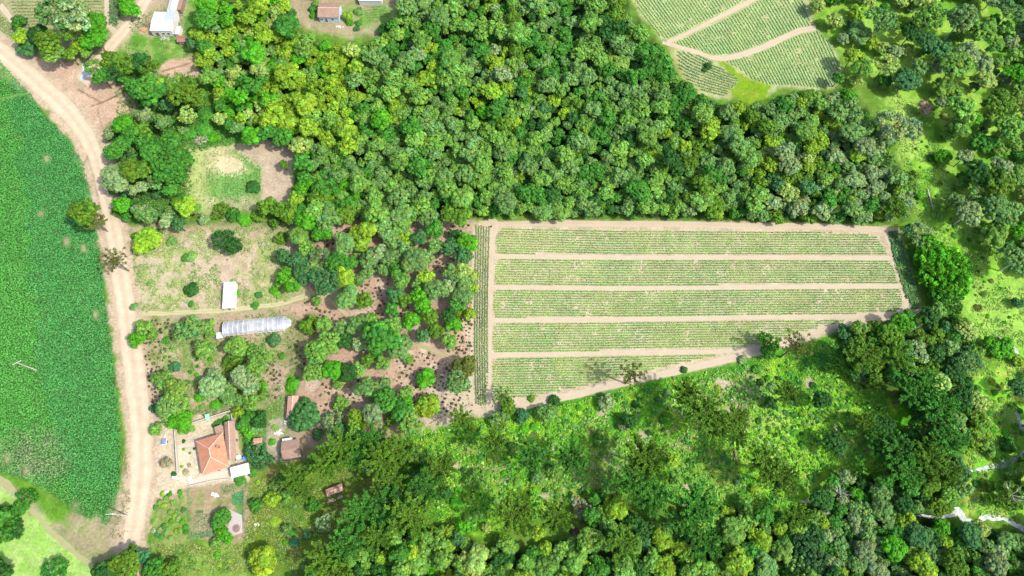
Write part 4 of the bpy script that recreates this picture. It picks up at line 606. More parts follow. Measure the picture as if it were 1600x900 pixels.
# ---------------------------------------------------------------- put the trees up
ZONES = [  # (x0,y0,x1,y1, words) first match wins
 (0, 0, 175, 110, 'in the grove between the dirt road and its fork'), (175, 0, 232, 60, 'beside the upper end of the branch road'),
 (120, 80, 262, 135, 'behind the bare earth of the road fork'), (232, 60, 312, 100, 'near the white-roofed farm buildings'),
 (0, 225, 160, 460, 'at the edge of the big green crop field'), (160, 60, 330, 200, 'above the roadside wood'), (160, 200, 300, 260, 'in the upper roadside wood'), (150, 260, 300, 350, 'in the roadside wood next to the small plot'),
 (290, 200, 420, 350, 'round the small plot with the bare corner'), (150, 350, 290, 495, 'on the dry plot beside the dirt road'), (290, 350, 450, 495, 'on the pale ground above the greenhouse'),
 (180, 495, 262, 580, 'by the road, below the grassy track'), (262, 495, 350, 560, 'just below the greenhouse\'s blunt end'), (350, 515, 450, 560, 'just below the greenhouse'),
 (180, 580, 320, 660, 'between the dirt road and the farmhouse yard'), (320, 560, 390, 660, 'in the thicket above the farmhouse'), (390, 560, 450, 665, 'between thicket and terracotta-roofed shed'),
 (230, 655, 372, 750, 'in the farmhouse yard'), (372, 655, 440, 760, 'between the farmhouse and the brown barn'), (235, 750, 297, 850, 'in the little orchard by the garden'), (297, 750, 385, 860, 'in the vegetable garden'),
 (0, 740, 140, 900, 'on the pale meadow below the big crop field'), (140, 850, 300, 900, 'at the bottom end of the dirt road'), (300, 850, 450, 900, 'in rough grass below the vegetable garden'), (385, 745, 510, 900, 'in rough grass near the lone hut'),
 (432, 0, 505, 60, 'beside the house near the top edge'), (505, 0, 640, 60, 'in the garden of the house near the top edge'),
 (300, 0, 430, 90, 'in the top corner of the forest, by the farm'), (300, 90, 430, 215, 'on the forest edge above the small plot'),
 (430, 60, 540, 150, 'in the forest just below the top-edge house'), (430, 150, 540, 240, 'in the forest above the plot\'s bare corner'), (430, 240, 540, 345, 'in the forest beside the plot\'s bare corner'),
 (540, 50, 660, 150, 'in the forest below the top-edge garden plot'), (540, 150, 660, 250, 'in the forest\'s thick midst below the top-edge garden'), (540, 250, 660, 345, 'in the forest just above the middle grove'),
 (640, 0, 760, 90, 'in the forest at the top edge, beside the garden plot'), (760, 0, 880, 90, 'in the forest at the middle of the top edge'), (880, 0, 1060, 90, 'in the forest beside the top crop field'),
 (660, 90, 780, 180, 'in the upper forest above the narrow rows'), (660, 180, 780, 265, 'in the mid forest above the narrow rows'), (660, 265, 780, 345, 'on the forest edge above the narrow rows'),
 (780, 90, 900, 180, 'in the upper forest above the strip field\'s start'), (780, 180, 900, 265, 'in the mid forest above the strip field\'s start'), (780, 265, 900, 350, 'on the forest edge above the strip field\'s start'),
 (900, 90, 1030, 180, 'in the forest below the top crop field\'s tip'), (900, 180, 1030, 265, 'in the mid forest above the strip field\'s middle'), (900, 265, 1030, 350, 'on the forest edge above the strip field\'s middle'),
 (1030, 60, 1160, 180, 'in the forest against the top crop field'), (1030, 180, 1160, 265, 'in the mid forest below the top crop field'), (1030, 265, 1160, 355, 'on the forest edge past the strip field\'s middle'),
 (1160, 130, 1290, 210, 'in the forest just below the top crop field\'s base'), (1160, 210, 1290, 280, 'in the mid forest above the strip field\'s far part'), (1160, 280, 1290, 360, 'on the forest edge above the strip field\'s far part'),
 (1290, 120, 1400, 220, 'where the forest meets the open meadow'), (1290, 220, 1425, 290, 'in the forest tip beside the open meadow'), (1290, 290, 1425, 365, 'at the forest corner above the strip field'),
 (1255, 0, 1400, 120, 'in the wood beside the top crop field'), (1400, 0, 1500, 110, 'in the bright wood beyond the top field'), (1500, 0, 1600, 110, 'in the top corner wood farthest from the farm'),
 (1400, 110, 1500, 220, 'beside the pinkish round tree\'s meadow'), (1500, 110, 1600, 220, 'in the side wood above the meadow'), (1425, 220, 1500, 350, 'on the long open meadow'), (1500, 220, 1600, 310, 'in the upper wood across the meadow'), (1500, 310, 1600, 400, 'in the lower wood across the meadow'),
 (1400, 350, 1525, 490, 'in the thicket beyond the strip field\'s end'), (1525, 380, 1600, 600, 'on the pale meadow with the small stream'),
 (450, 330, 530, 400, 'at the upper edge of the middle grove'), (530, 330, 600, 400, 'in the upper middle grove'), (600, 330, 680, 400, 'in the middle grove below the forest'), (680, 330, 745, 400, 'in the grove corner touching the narrow rows'),
 (450, 400, 530, 470, 'in the middle grove above the bend of the track'), (530, 400, 600, 470, 'at the heart of the middle grove'), (600, 400, 680, 470, 'in the central middle grove'), (680, 400, 745, 470, 'in the middle grove next to the narrow rows'),
 (440, 470, 530, 545, 'between greenhouse tip and the track\'s bend'), (530, 470, 640, 540, 'around the big round tree below the track bend'), (640, 470, 745, 560, 'in the lower grove next to the narrow rows'),
 (440, 545, 530, 640, 'by the bare patch above the terracotta shed'), (530, 540, 600, 640, 'below the big round tree of the middle grove'), (600, 560, 745, 670, 'on planted ground below the middle grove'), (440, 640, 520, 700, 'beside the brown barn'), (520, 640, 620, 700, 'in the lower end of the planted ground'),
 (440, 690, 530, 790, 'between the brown barn and the lone hut'), (530, 690, 640, 780, 'in the dark wood beyond the lone hut'), (470, 780, 640, 860, 'in the dark wood below the lone hut'), (430, 850, 640, 900, 'at the bottom edge below the lone hut'),
 (620, 640, 740, 720, 'in the scrub below the planted bare ground'), (640, 720, 740, 830, 'in the scrub beside the dark wood'), (740, 620, 860, 700, 'in the scrub below the narrow rows'), (740, 700, 860, 780, 'in the middle of the scrub'), (740, 780, 860, 840, 'in the lower scrub'), (860, 600, 960, 720, 'in the scrub under the slanting track'), (860, 720, 1000, 830, 'in the scrub between the bare soil spots'),
 (640, 800, 760, 900, 'at the bottom edge below the scrub'), (760, 820, 880, 900, 'in the bottom wood\'s first part'), (880, 800, 1000, 900, 'in the bottom wood below the scrub'),
 (960, 560, 1060, 700, 'on the slope under the slanting track'), (1060, 560, 1180, 700, 'around the dry patch under the slanting track'), (1000, 690, 1100, 790, 'in the dark pines under the slope'), (1100, 690, 1240, 790, 'in the pines beside the yellow clearing'),
 (1180, 500, 1300, 600, 'by the slanting track\'s upper end'), (1180, 600, 1300, 700, 'on the yellow-green clearing'), (1240, 690, 1340, 770, 'below the yellow-green clearing'),
 (1000, 780, 1110, 900, 'in the bottom wood below the dark pines'), (1110, 780, 1200, 900, 'in the bottom wood\'s middle'), (1200, 770, 1300, 900, 'in the bottom wood below the clearing'), (1300, 750, 1400, 830, 'in the silvery bottom wood, upper side'), (1300, 830, 1400, 900, 'in the silvery bottom wood, at the edge'),
 (1300, 480, 1380, 590, 'under the strip field\'s far corner'), (1380, 480, 1460, 560, 'touching the strip field\'s last corner'), (1380, 560, 1460, 640, 'in the dark wood above the white stream'), (1460, 480, 1530, 590, 'on the wood side facing the pale meadow'), (1460, 590, 1560, 700, 'in the dark wood facing the stream bend'), (1300, 590, 1380, 750, 'beside the yellow-green clearing\'s far end'), (1380, 640, 1460, 780, 'in the dark wood below its pale crown'), (1460, 700, 1525, 800, 'where the wood meets the white stream'),
 (1525, 560, 1600, 720, 'on the grass inside the stream bend'), (1510, 720, 1600, 810, 'between the two arms of the white stream'), (1400, 780, 1500, 900, 'below the white stream\'s first pool'), (1500, 800, 1600, 900, 'at the bottom corner below the stream')]
def zone(px, py):
    px = min(max(px, 1), 1598); py = min(max(py, 1), 898)
    for z in ZONES:
        if z[0] <= px < z[2] and z[1] <= py < z[3]: return z[4]
    b = min(ZONES, key=lambda z: (px-(z[0]+z[2])/2)**2+(py-(z[1]+z[3])/2)**2); return b[4]
rr = random.Random(5)
TREES = [t for t in TREES if -25 < t['px'] < 1625 and -25 < t['py'] < 925 and t['r'] > 1.5]
def vis(t): return -t['r']*.3 < t['px'] < 1600+t['r']*.3 and -t['r']*.3 < t['py'] < 900+t['r']*.3
cand = [t for t in TREES if t['kind'] == 'tree' and vis(t)]
cand.sort(key=lambda t: -(t['r']+(3 if t['man'] else 0)))
solo = {id(t) for t in cand[:300]} | {id(t) for t in TREES if t['kind'] == 'araucaria' and vis(t)}
sh = [t for t in TREES if t['kind'] == 'shrub' and vis(t)]; sh.sort(key=lambda t: -t['r']); solo |= {id(t) for t in sh[:298]}
HKD = {'araucaria': 2.6, 'sparse': 2.4, 'bush': 1.0, 'feather': 1.7}
def geom(t):
    hk = t['hk'] or HKD.get(t['typ'], 2.7 if t['r'] > 9 else 2.0)
    R = t['r']*mpp(t['px'], t['py'])*.96
    h = hk*R*(.95 if t['kind'] != 'shrub' else 1.)
    if t['kind'] == 'tree': h = max(h, 2.2)
    if not t['man'] and h > 5:      # trees on the wood's rim stand outside the fields and are lower
        q = W(t['px'], t['py'], h*.8); b = PX(q[0], q[1]-1.2, 0)
        if inside(np.array([b]), FIELD)[0] or inside(np.array([b]), TRF)[0]: h = 1.5*R
    zc = max(h-.45*R, .3*R) if t['kind'] != 'shrub' else .25*h
    R = t['r']*mpp(t['px'], t['py'], zc)*((1.16 if 440 < t['px'] < 745 and 330 < t['py'] < 700 else 1.2 if 200 < t['px'] < 450 and 480 < t['py'] < 670 else 1.07) if t['kind'] == 'tree' else 1)
    return R, h, zc, W(t['px'], t['py'], zc)
NAMED = []
def tree_obj(t):
    R, h, zc, p = geom(t); col = PAL[t['col']][0]; v = rr.uniform(.86, 1.16)
    c = tuple(min(x*v*rr.uniform(.94, 1.06), 1) for x in col)+(1,)
    rz = rr.uniform(0, 6.283); typ = t['typ']
    if t['kind'] == 'shrub':
        if t['r'] < 7.5 and typ == 'bush':
            o = link('shrub', rr.choice(MESH['bush']), None, (p[0], p[1], .12*h)); o.scale = (R, R*rr.uniform(.9, 1.1), max(h*.8, .35)); o.rotation_euler.z = rz; o.color = c
        else:
            o = empty('shrub', (p[0], p[1], 0), rz)
            k = link('foliage', rr.choice(MESH[typ if typ != 'bush' else 'bush']), o, (0, 0, .25*h)); k.scale = (R, R*rr.uniform(.9, 1.08), max(h*.7, .4)); k.color = c
            s = link('stem', rr.choice(TRUNKS), o); s.scale = (R*.6, R*.6, h*.5)
        t['o'] = o; NAMED.append(t); return
    if t['kind'] == 'araucaria' or typ == 'sparse':
        i = rr.randrange(len(MESH[typ])); o = empty('araucaria_tree' if t['kind'] == 'araucaria' else 'tree', (p[0], p[1], 0), rz)
        hh = h+.15*R; k = link('crown', MESH[typ][i], o, (0, 0, hh)); k.scale = (R, R, R*.9); k.color = c
        s = link('trunk', (ATR if typ == 'araucaria' else STR)[i], o, (0, 0, hh)); s.scale = (R, R, hh/2.6)
        s.location.z = hh; s.scale = (R*.95, R*.95, hh/2.6 if hh/2.6 < R else R)
        if R*2.6 < hh: s.scale.z = hh/2.6
        t['o'] = o; NAMED.append(t); return
    o = empty({'bright': 'broadleaf_tree', 'silver': 'eucalyptus_tree', 'grey': 'eucalyptus_tree'}.get(t['col'], 'broadleaf_tree') if typ != 'feather' else 'bamboo_clump', (p[0], p[1], 0), rz)
    k = link('crown', rr.choice(MESH[typ]), o, (0, 0, zc-.05*R)); k.scale = (R*rr.uniform(.95, 1.06), R*rr.uniform(.92, 1.04), R*rr.uniform(.8, 1.05)); k.color = c
    s = link('trunk', rr.choice(PTRUNKS if t['col'] in ('silver', 'grey') and h > 5 else TRUNKS), o); s.scale = (max(R, 1.2)*(.8 if h < 14 else .7), max(R, 1.2)*.8, max(zc+.25*R, .5))
    t['o'] = o; NAMED.append(t)
rest = {'tree': [], 'shrub': []}
for t in TREES:
    if id(t) in solo: tree_obj(t)
    else: rest['shrub' if t['kind'] == 'shrub' else 'tree'].append(t)
def mass(name, lst, label, extra=(), tpl=LITE):
    Vs = []; Fs = []; Ns = []; Ts = []; k = 0
    for R, h, zc, p, col in [(*geom(t), PAL[t['col']][0]) for t in lst]+list(extra):
        v, f, n, tt = tpl[rr.randrange(len(tpl))]; a = rr.uniform(0, 6.283); ca, sa = math.cos(a)*R, math.sin(a)*R
        M = np.array([[ca, -sa, 0], [sa, ca, 0], [0, 0, R*.95]]); q = v@M.T+np.array([p[0], p[1], zc])
        u = rr.uniform(.85, 1.15)
        Vs.append(q); Fs.append(f+k); Ns.append(n); Ts.append(tt*np.array(col)*u); k += len(v)
        b = MB(); b.tube([(p[0], p[1], 0), (p[0], p[1], zc)], [.05*R+.05, .03*R+.03], 5); bv = np.array(b.v)
        Vs.append(bv); Fs.append(np.array([i for q_ in b.f[:-2] for i in q_])+k); Ns.append(np.full(len(b.f)-2, 4)); Ts.append(np.tile((.12, .1, .07), (len(bv), 1))); k += len(bv)
    me = mesh_from(name, np.concatenate(Vs), np.concatenate(Fs), np.concatenate(Ns), np.concatenate(Ts), [FOL])
    return props(link(name, me), label, None, None, 'stuff')
# undergrowth between and beneath the big crowns
ex = []
r_ = np.random.default_rng(77)
for poly, n in ((MAIN_FOREST, 420), (BOTTOM_FOREST, 150), (RIGHT_WOOD, 90), (NE_WOOD, 70), (SW_WOOD, 60), ([(165, 200), (300, 140), (300, 350), (180, 340)], 60)):
    q = np.array(poly); c = 0
    while c < n:
        x, y = r_.uniform(q[:, 0].min(), q[:, 0].max()), r_.uniform(q[:, 1].min(), q[:, 1].max())
        if sdist(np.array([[x, y]]), poly)[0] < 4: continue
        c += 1; R = r_.uniform(1.2, 2.6); h = r_.uniform(1.5, 5); col = PAL[['green', 'dark', 'grey', 'olive', 'blue', 'green'][r_.integers(6)]][0]
        ex.append((R, h, h*.6, W(x, y, h*.6), col))
# the same forest goes on beyond the picture's edges
for (x0, y0, x1, y1, n) in ((300, -70, 970, -18, 90), (1260, -70, 1650, -18, 46), (1618, -20, 1680, 420, 60), (1618, 590, 1680, 960, 50), (480, 912, 1650, 970, 150)):
    for _ in range(n):
        x, y = r_.uniform(x0, x1), r_.uniform(y0, y1); R = r_.uniform(2, 4); h = R*2.6; ex.append((R, h, h*.75, W(x, y, h*.75), PAL[['green', 'grey', 'lime', 'light', 'olive'][r_.integers(5)]][0]))
mass('forest', rest['tree'], 'smaller tree crowns filling the closed forest between the larger trees', ex)
if rest['shrub']: mass('undergrowth', rest['shrub'], 'smallest green shrubs scattered through the rough grass')

# ---- labels that single each tree out
ORD = ['first', 'second', 'third', 'fourth', 'fifth', 'sixth', 'seventh', 'eighth', 'ninth', 'tenth', 'eleventh', 'twelfth', 'thirteenth', 'fourteenth', 'fifteenth', 'sixteenth', 'seventeenth', 'eighteenth', 'nineteenth', 'twentieth']
SHP = {'dome': 'rounded', 'lobed': 'lumpy', 'knobbly': 'dense-crowned', 'open': 'loose-crowned', 'feather': 'feathery', 'araucaria': 'star-shaped', 'sparse': 'sparse tufted', 'bush': 'small round'}
groups = {}
for t in NAMED:
    z = zone(t['px'], t['py']); cw = PAL[t['col']][1]
    if t['kind'] == 'araucaria': key = ('araucaria', cw, SHP[t['typ']]+' araucaria', z)
    elif t['kind'] == 'shrub': key = ('shrub', cw, 'small shrub' if t['r'] < 7.5 else 'large bush', z)
    elif t['typ'] == 'feather': key = ('bamboo', cw, 'feathery clump', z)
    else: key = ('tree', cw, SHP[t['typ']]+' tree', z)
    groups.setdefault(key, []).append(t)
for (kind, cw, noun, z), l in groups.items():
    l.sort(key=lambda t: t['px'])
    for i, t in enumerate(l):
        o = t['o']
        if kind == 'shrub' and noun == 'small shrub' and len(l) > 1:
            lab = f'{cw} small shrub, one of several alike {z}'; grp = f'{cw} small shrubs {z}'
        else:
            lead = '' if len(l) == 1 else (ORD[i]+' from left, ' if i else 'leftmost ')
            lab = f'{lead}{cw} {noun} {z}'
            if len(lab.split()) > 16: lab = lab.replace(' in the ', ' in ').replace(' the ', ' ')
            grp = {'araucaria': 'araucarias in the lower woods', 'shrub': 'bushes in grass and gardens', 'bamboo': 'feathery clumps beyond the strip field', 'tree': 'broad-crowned trees of woods, groves and yards'}[kind]
        props(o, lab, {'shrub': 'shrub', 'bamboo': 'bamboo', 'araucaria': 'pine tree'}.get(kind, 'tree'), grp)

# ================================================================ CROPS
def crop_mat():
    m, nt, p = newmat('crop_leaves'); at = nt.nodes.new('ShaderNodeAttribute'); at.attribute_name = 'tint'
    nt.links.new(at.outputs['Color'], p.inputs['Base Color']); p.inputs['Roughness'].default_value = .6
    t = nt.nodes.new('ShaderNodeBsdfTranslucent'); nt.links.new(at.outputs['Color'], t.inputs['Color'])
    mx = nt.nodes.new('ShaderNodeMixShader'); mx.inputs[0].default_value = .2; nt.links.new(p.outputs[0], mx.inputs[1]); nt.links.new(t.outputs[0], mx.inputs[2])
    nt.links.new(mx.outputs[0], nt.nodes['Material Output'].inputs['Surface']); return m
CROP = crop_mat()
def plants(name, G, size, hgt, cols, nl, label, seed, kind='stuff', parent=None, up=.5, spr=.35):
    """G (N,3) plant feet, cols (N,3)"""
    r = np.random.default_rng(seed); N = len(G)
    cen = np.repeat(G, nl, 0)+r.normal(0, 1, (N*nl, 3))*np.array([size*spr, size*spr, 0]); cen[:, 2] += np.abs(r.normal(hgt*.6, hgt*.3, N*nl))+.03
    nn = r.normal(0, .55, (N*nl, 3)); nn[:, 2] = up+.5
    q = quads(cen, nn, r.uniform(.6, 1.2, N*nl)*size*.42, r)
    c = np.repeat(np.repeat(cols, nl, 0)*np.clip(1+r.normal(0, .17, (N*nl, 1)), .5, 1.6), 4, 0)
    me = mesh_from(name, q, np.arange(len(q)), np.full(N*nl, 4), c, [CROP])
    o = link(name, me, parent); return props(o, label, None, None, kind) if kind else o
def rows_in(poly, lines, step, drop=None, seed=1, wob=.25):
    """plants along pixel polylines, clipped to a polygon; step in px"""
    r = np.random.default_rng(seed); out = []
    for L in lines:
        L = np.array(L, float); d = np.r_[0, np.cumsum(np.hypot(*np.diff(L, axis=0).T))]; s = np.arange(0, d[-1], step)+r.uniform(0, step); s = s[s < d[-1]]
        out.append(np.stack([np.interp(s, d, L[:, 0])+r.normal(0, wob, len(s)), np.interp(s, d, L[:, 1])+r.normal(0, wob*.6, len(s))], 1))
    P = np.concatenate(out); P = P[inside(P, poly)]
    if drop: P = P[pnoise(P, drop[1], seed+3)+r.uniform(-.2, .2, len(P)) > drop[0]]
    return P
def cropcol(P, a, b, size, seed, th=(.35, .65)):
    t = np.clip((pnoise(P, size, seed)-th[0])/(th[1]-th[0]), 0, 1)[:, None]; return np.array(a)*(1-t)+np.array(b)*t
CA, CB = (.10, .28, .036), (.17, .33, .045)
BANDS = [([(786, 357), (960, 360.5), (1160, 362), (1345, 364), (1370, 371), (1380, 386), (1386, 399), (1280, 399.5), (1100, 399), (960, 397.5), (800, 396.5), (779, 396), (775, 380), (778, 366)], 11, (356.5, 361, 362.5, 363)),
         ([(780, 405), (960, 407), (1280, 407), (1388, 408), (1396, 418), (1402, 443), (1280, 444), (960, 446), (778, 445), (773, 440), (774, 415)], 11, (404.5, 407, 407, 408)),
         ([(778, 453), (960, 455), (1280, 452.5), (1404, 452), (1410, 466), (1408, 480), (1396, 488), (1330, 490), (1160, 492), (960, 495.5), (774, 496), (771, 480), (772, 458)], 11, (453, 455, 453, 452)),
         ([(777, 506), (960, 504.5), (1160, 501), (1240, 500), (1325, 499.5), (1280, 512), (1232, 525), (1190, 537), (1150, 543), (960, 547), (850, 550), (774, 551), (770, 545), (771, 512)], 12, (506, 504.5, 501.5, 499)),
         ([(777, 561), (960, 557), (1080, 555.5), (1122, 554.5), (1060, 568), (1020, 577), (960, 591), (910, 604), (860, 613), (838, 619), (790, 622), (772, 618), (769, 600), (771, 570)], 16, (561, 557.5, 553, 549))]
for k, (poly, n, (y0, y1, y2, y3)) in enumerate(BANDS):
    sp = 3.75 if k < 3 else 3.85
    ls = [[(760, y0+1+i*sp), (960, y1+1+i*sp), (1200, y2+.8+i*sp*.985), (1420, y3+.8+i*sp*.97)] for i in range(n+1)]
    if k == 3: ls = [[(760, y0+1+i*sp), (960, y1+1+i*sp*.99), (1200, y2+1+i*sp*.97), (1420, y3+1+i*sp*.95)] for i in range(n+1)]
    P = rows_in(poly, ls, .95, (.2, 9), 50+k, .0)
    P[:, 1] += np.random.default_rng(k).normal(0, .16, len(P))
    c = cropcol(P, CA, CB, 40, 70+k); c *= (.8+.4*pnoise(P, 14, 80+k))[:, None]
    plants('crop_rows', WA(P), .44, .18, c, 4, ['topmost', 'second from the top', 'middle', 'fourth from the top', 'lowest, tapering'][k]+' block of low green crop rows in the big strip field', 60+k, spr=.2)
poly = [(743, 352), (767, 354), (764, 420), (762, 500), (762, 600), (762, 632), (744, 632), (740, 560), (740, 440)]
ls = [[(744.5+i*4.0, 350), (742.5+i*3.9, 450), (742+i*3.9, 540), (744.5+i*3.6, 635)] for i in range(6)]
P = rows_in(poly, ls, 1.2, None, 66, .15); plants('crop_rows', WA(P), .42, .35, cropcol(P, (.06, .17, .035), (.11, .22, .04), 30, 5), 4, 'narrow column of upright green crop rows at the strip field\'s near end', 67, spr=.22)
poly = [(1388, 363), (1400, 361), (1411, 385), (1420, 415), (1428, 440), (1438, 479), (1425, 484), (1411, 450), (1396, 402)]
ls = [[(1388.5+i*3.6, 358), (1398+i*4., 402), (1412+i*3.8, 448), (1424+i*3.6, 486)] for i in range(5)]
P = rows_in(poly, ls, 1.3, None, 68, .3); plants('crop_rows', WA(P), .65, .4, cropcol(P, (.045, .16, .035), (.08, .2, .03), 30, 6), 6, 'narrow dark green crop rows beside the feathery thicket', 69)
# top crop field: slanting rows in four parcels
PAR = [([(984, -20), (1000, 18), (1030, 56), (1044, 61), (1072, 48), (1106, 30), (1140, 13), (1165, -2), (1172, -20)], 1.02, 1.55, 'upper parcel of slanting rows in the top crop field'),
       ([(1200, -12), (1178, 6), (1140, 27), (1106, 43), (1072, 60), (1053, 67), (1064, 71), (1092, 78), (1120, 86), (1148, 83), (1182, 72), (1216, 57), (1246, 44), (1268, 40), (1262, 24), (1254, -2), (1250, -20)], 1.02, 1.55, 'middle parcel of slanting rows between two dirt tracks'),
       ([(1134, 96), (1152, 93), (1188, 82), (1222, 67), (1250, 54), (1277, 49), (1292, 62), (1306, 82), (1313, 100), (1308, 118), (1304, 135), (1284, 138), (1240, 133), (1200, 132), (1176, 124), (1156, 108)], 1.6, 2.1, 'lower parcel of slanting rows below the curved dirt track')]
for k, (poly, s0, s1, lab) in enumerate(PAR):
    q = np.array(poly); ls = []
    xs0 = np.arange(q[:, 0].min()-260, q[:, 0].max()+40, 5.4 if k < 2 else 5.2)
    for x in xs0:   # rows fan a little, steeper towards the far side
        f = np.clip((x-960)/320, 0, 1.1); s = 1.25+.55*f if k < 2 else 1.75+.5*np.clip((x-1080)/200, -.3, 1.1)
        ls.append([(x+(-25)/s, -25), (x+150/s, 150)])
    P = rows_in(poly, ls, .9, (.2, 13), 90+k, .05); c = cropcol(P, (.055, .31, .05), (.14, .38, .06), 45, 95+k)
    plants('crop_rows', WA(P), .44, .22, c, 4, lab, 97+k, spr=.16)
poly = [(1057, 80), (1080, 83), (1102, 91), (1126, 106), (1152, 121), (1153, 130), (1140, 140), (1136, 150), (1106, 147), (1082, 132), (1062, 110)]
ls = [[(1050-i*1.6, 66+i*5.2), (1075-i*1.2, 88+i*4.6), (1100-i*.6, 101+i*4.3), (1130, 113+i*4.), (1160, 122+i*3.9)] for i in range(-3, 14)]
ls = [smooth(l, 4) for l in ls]
P = rows_in(poly, ls, 1.0, (.15, 9), 101, .1); plants('crop_rows', WA(P), .46, .28, cropcol(P, (.07, .2, .05), (.13, .24, .06), 30, 102), 4, 'small parcel of curved rows at the forest edge', 103)
# top-left field
poly = [(8, -20), (18, 12), (34, 42), (50, 52), (58, 40), (120, 40), (163, 32), (164, -20)]
ls = [[(-10, -16+i*5.), (170, -18+i*5.)] for i in range(16)]
P = rows_in(poly, ls, 1.6, None, 110, .25); plants('crop_rows', WA(P), .6, .25, cropcol(P, (.10, .19, .04), (.16, .24, .06), 30, 111), 4, 'level green rows on pale grass in the top-left field', 112)
poly = [(172, -20), (191, -20), (190, 12), (185, 40), (172, 40)]
P = rows_in(poly, [[(174.5+i*4.6, -20), (172.5+i*4.6, 44)] for i in range(4)], 1.3, None, 113, .3); plants('crop_rows', WA(P), .8, .4, cropcol(P, (.05, .13, .04), (.08, .16, .04), 30, 114), 5, 'four upright dark green rows beside the branch road', 115)
P = rows_in([(-20, 14), (4, 24), (30, 52), (22, 62), (-20, 34)], [[(-25, 12+i*5), (35, 66+i*5)] for i in range(-3, 5)], 1.5, None, 116, .3); plants('crop_rows', WA(P), .6, .25, cropcol(P, (.08, .17, .04), (.14, .22, .06), 30, 117), 4, 'short slanting green rows squeezed against the dirt road', 118)
# small plot in the middle left
poly = [(298, 238), (372, 230), (408, 262), (408, 304), (378, 330), (330, 345), (296, 330)]
P = rows_in(poly, [[(292+i*4.1, 225), (290+i*4.1, 350)] for i in range(30)], 1.9, (.30, 16), 120, .5)
dd = np.hypot((P[:, 0]-358)/20, (P[:, 1]-258)/12); P = P[(dd > 1)]; g = sdist(P, [(330, 250), (410, 250), (412, 305), (340, 315)]) > -8
k2 = inside(P, [(322, 262), (352, 270), (380, 262), (368, 236), (392, 246), (410, 264), (410, 308), (372, 316), (345, 312), (322, 304)]) | (np.random.default_rng(4).random(len(P)) < .35)
P = P[k2]; g = g[k2]; c = cropcol(P, (.05, .22, .03), (.12, .27, .06), 30, 121); c[~g] = c[~g]*.5+np.array((.24, .25, .1))*.5
plants('crop_rows', WA(P), .5, .25, c, 4, 'patchy green crop in the small plot with the bare corner', 122)
# garden rows
for k, (poly, ls, c, lab) in enumerate(((
    [(345, 760), (378, 752), (381, 762), (364, 768), (350, 776)], [smooth([(344, 756+i*3), (362, 757+i*3), (384, 766+i*3)], 4) for i in range(6)], (.12, .18, .06), 'thin curved vegetable rows at the garden\'s top'),
    ([(364, 772), (381, 765), (381, 785), (366, 790)], [[(360, 775+i*2.4), (384, 768+i*2.4)] for i in range(12)], (.04, .19, .06), 'dense green vegetable rows along the garden side'),
    ([(302, 800), (334, 795), (332, 828), (302, 832)], [[(300, 806+i*3.4), (336, 803+i*3.4)] for i in range(9)], (.10, .15, .07), 'dotted seedling rows in the lower vegetable garden'),
    ([(300, 832), (336, 828), (336, 838), (300, 841)], [[(300, 833+i*2.), (336, 830+i*2.)] for i in range(5)], (.09, .18, .07), 'leafy strip closing the vegetable garden'),
    ([(305, 800), (318, 797), (318, 801), (306, 803)], [[(304, 800), (320, 798)], [(304, 802), (320, 800)]], (.05, .15, .04), 'short clump of leafy greens in the garden'),
    ([(567, 14), (600, 8), (610, 24), (575, 34)], [[(560, 14+i*4), (615, 8+i*4)] for i in range(8)], (.1, .22, .04), 'green garden beds beside the house near the top edge'))):
    P = rows_in(poly, ls, 1.9 if k == 2 else 1.1, None, 130+k, .2); plants('vegetable_rows', WA(P), .4, .2, cropcol(P, c, tuple(x*1.35 for x in c), 10, 131+k), 3, lab, 132+k)
# big leafy field
step = .40; A = np.mgrid[-190:-90:step, -30:190:step].reshape(2, -1).T; r0 = np.random.default_rng(140); A = A+r0.uniform(-.24, .24, A.shape)
px, py = PX(A[:, 0], A[:, 1]); P = np.stack([px, py], 1); s = sdist(P, SOY)+(pnoise(P, 9, 141)-.5)*6
k_ = s > 0
for (x, y, rx, ry) in ((74, 248, 5, 6), (64, 335, 5, 4), (104, 378, 5, 8), (131, 389, 4, 8), (150, 492, 3, 6), (40, 736, 6, 5), (12, 718, 5, 5), (118, 790, 5, 4), (152, 815, 6, 9)):
    dd = np.hypot((P[:, 0]-x)/rx, (P[:, 1]-y)/ry); k_ &= dd+(pnoise(P, 5, 142)-.5)*1.2+r0.uniform(-.2, .2, len(P)) > .9
k_ &= np.abs(P[:, 1]-(155-P[:, 0]*.22)) > 1.2
A = A[k_]; P = P[k_]
edge = np.interp(P[:, 1], [90, 300, 500, 700, 830], [20, 38, 52, 88, 120]); t = np.clip((edge-P[:, 0])/12+.5+(pnoise(P, 30, 143)-.5)*3, 0, 1)[:, None]
c = np.array((.042, .235, .04))*(1-t)+np.array((.056, .265, .028))*t
d2 = np.clip(1-np.hypot((P[:, 0]-50)/75, (P[:, 1]-715)/55), 0, 1)[:, None]*1.5; d2 = np.clip(d2+(pnoise(P, 20, 144)[:, None]-.5)*d2*2, 0, 1); c = c*(1-d2)+np.array((.14, .225, .085))*d2
d3 = np.clip(1-np.hypot((P[:, 0]-130)/80, (P[:, 1]-790)/45), 0, 1)[:, None]; c = c*(1-d3*.6)+np.array((.06, .23, .02))*d3*.6
c *= (.85+.3*pnoise(P, 14, 145))[:, None]
plants('leafy_crop', np.c_[A, np.zeros(len(A))], .43, .38, c, 4, 'dense knee-high green crop filling the big field beside the dirt road', 146)

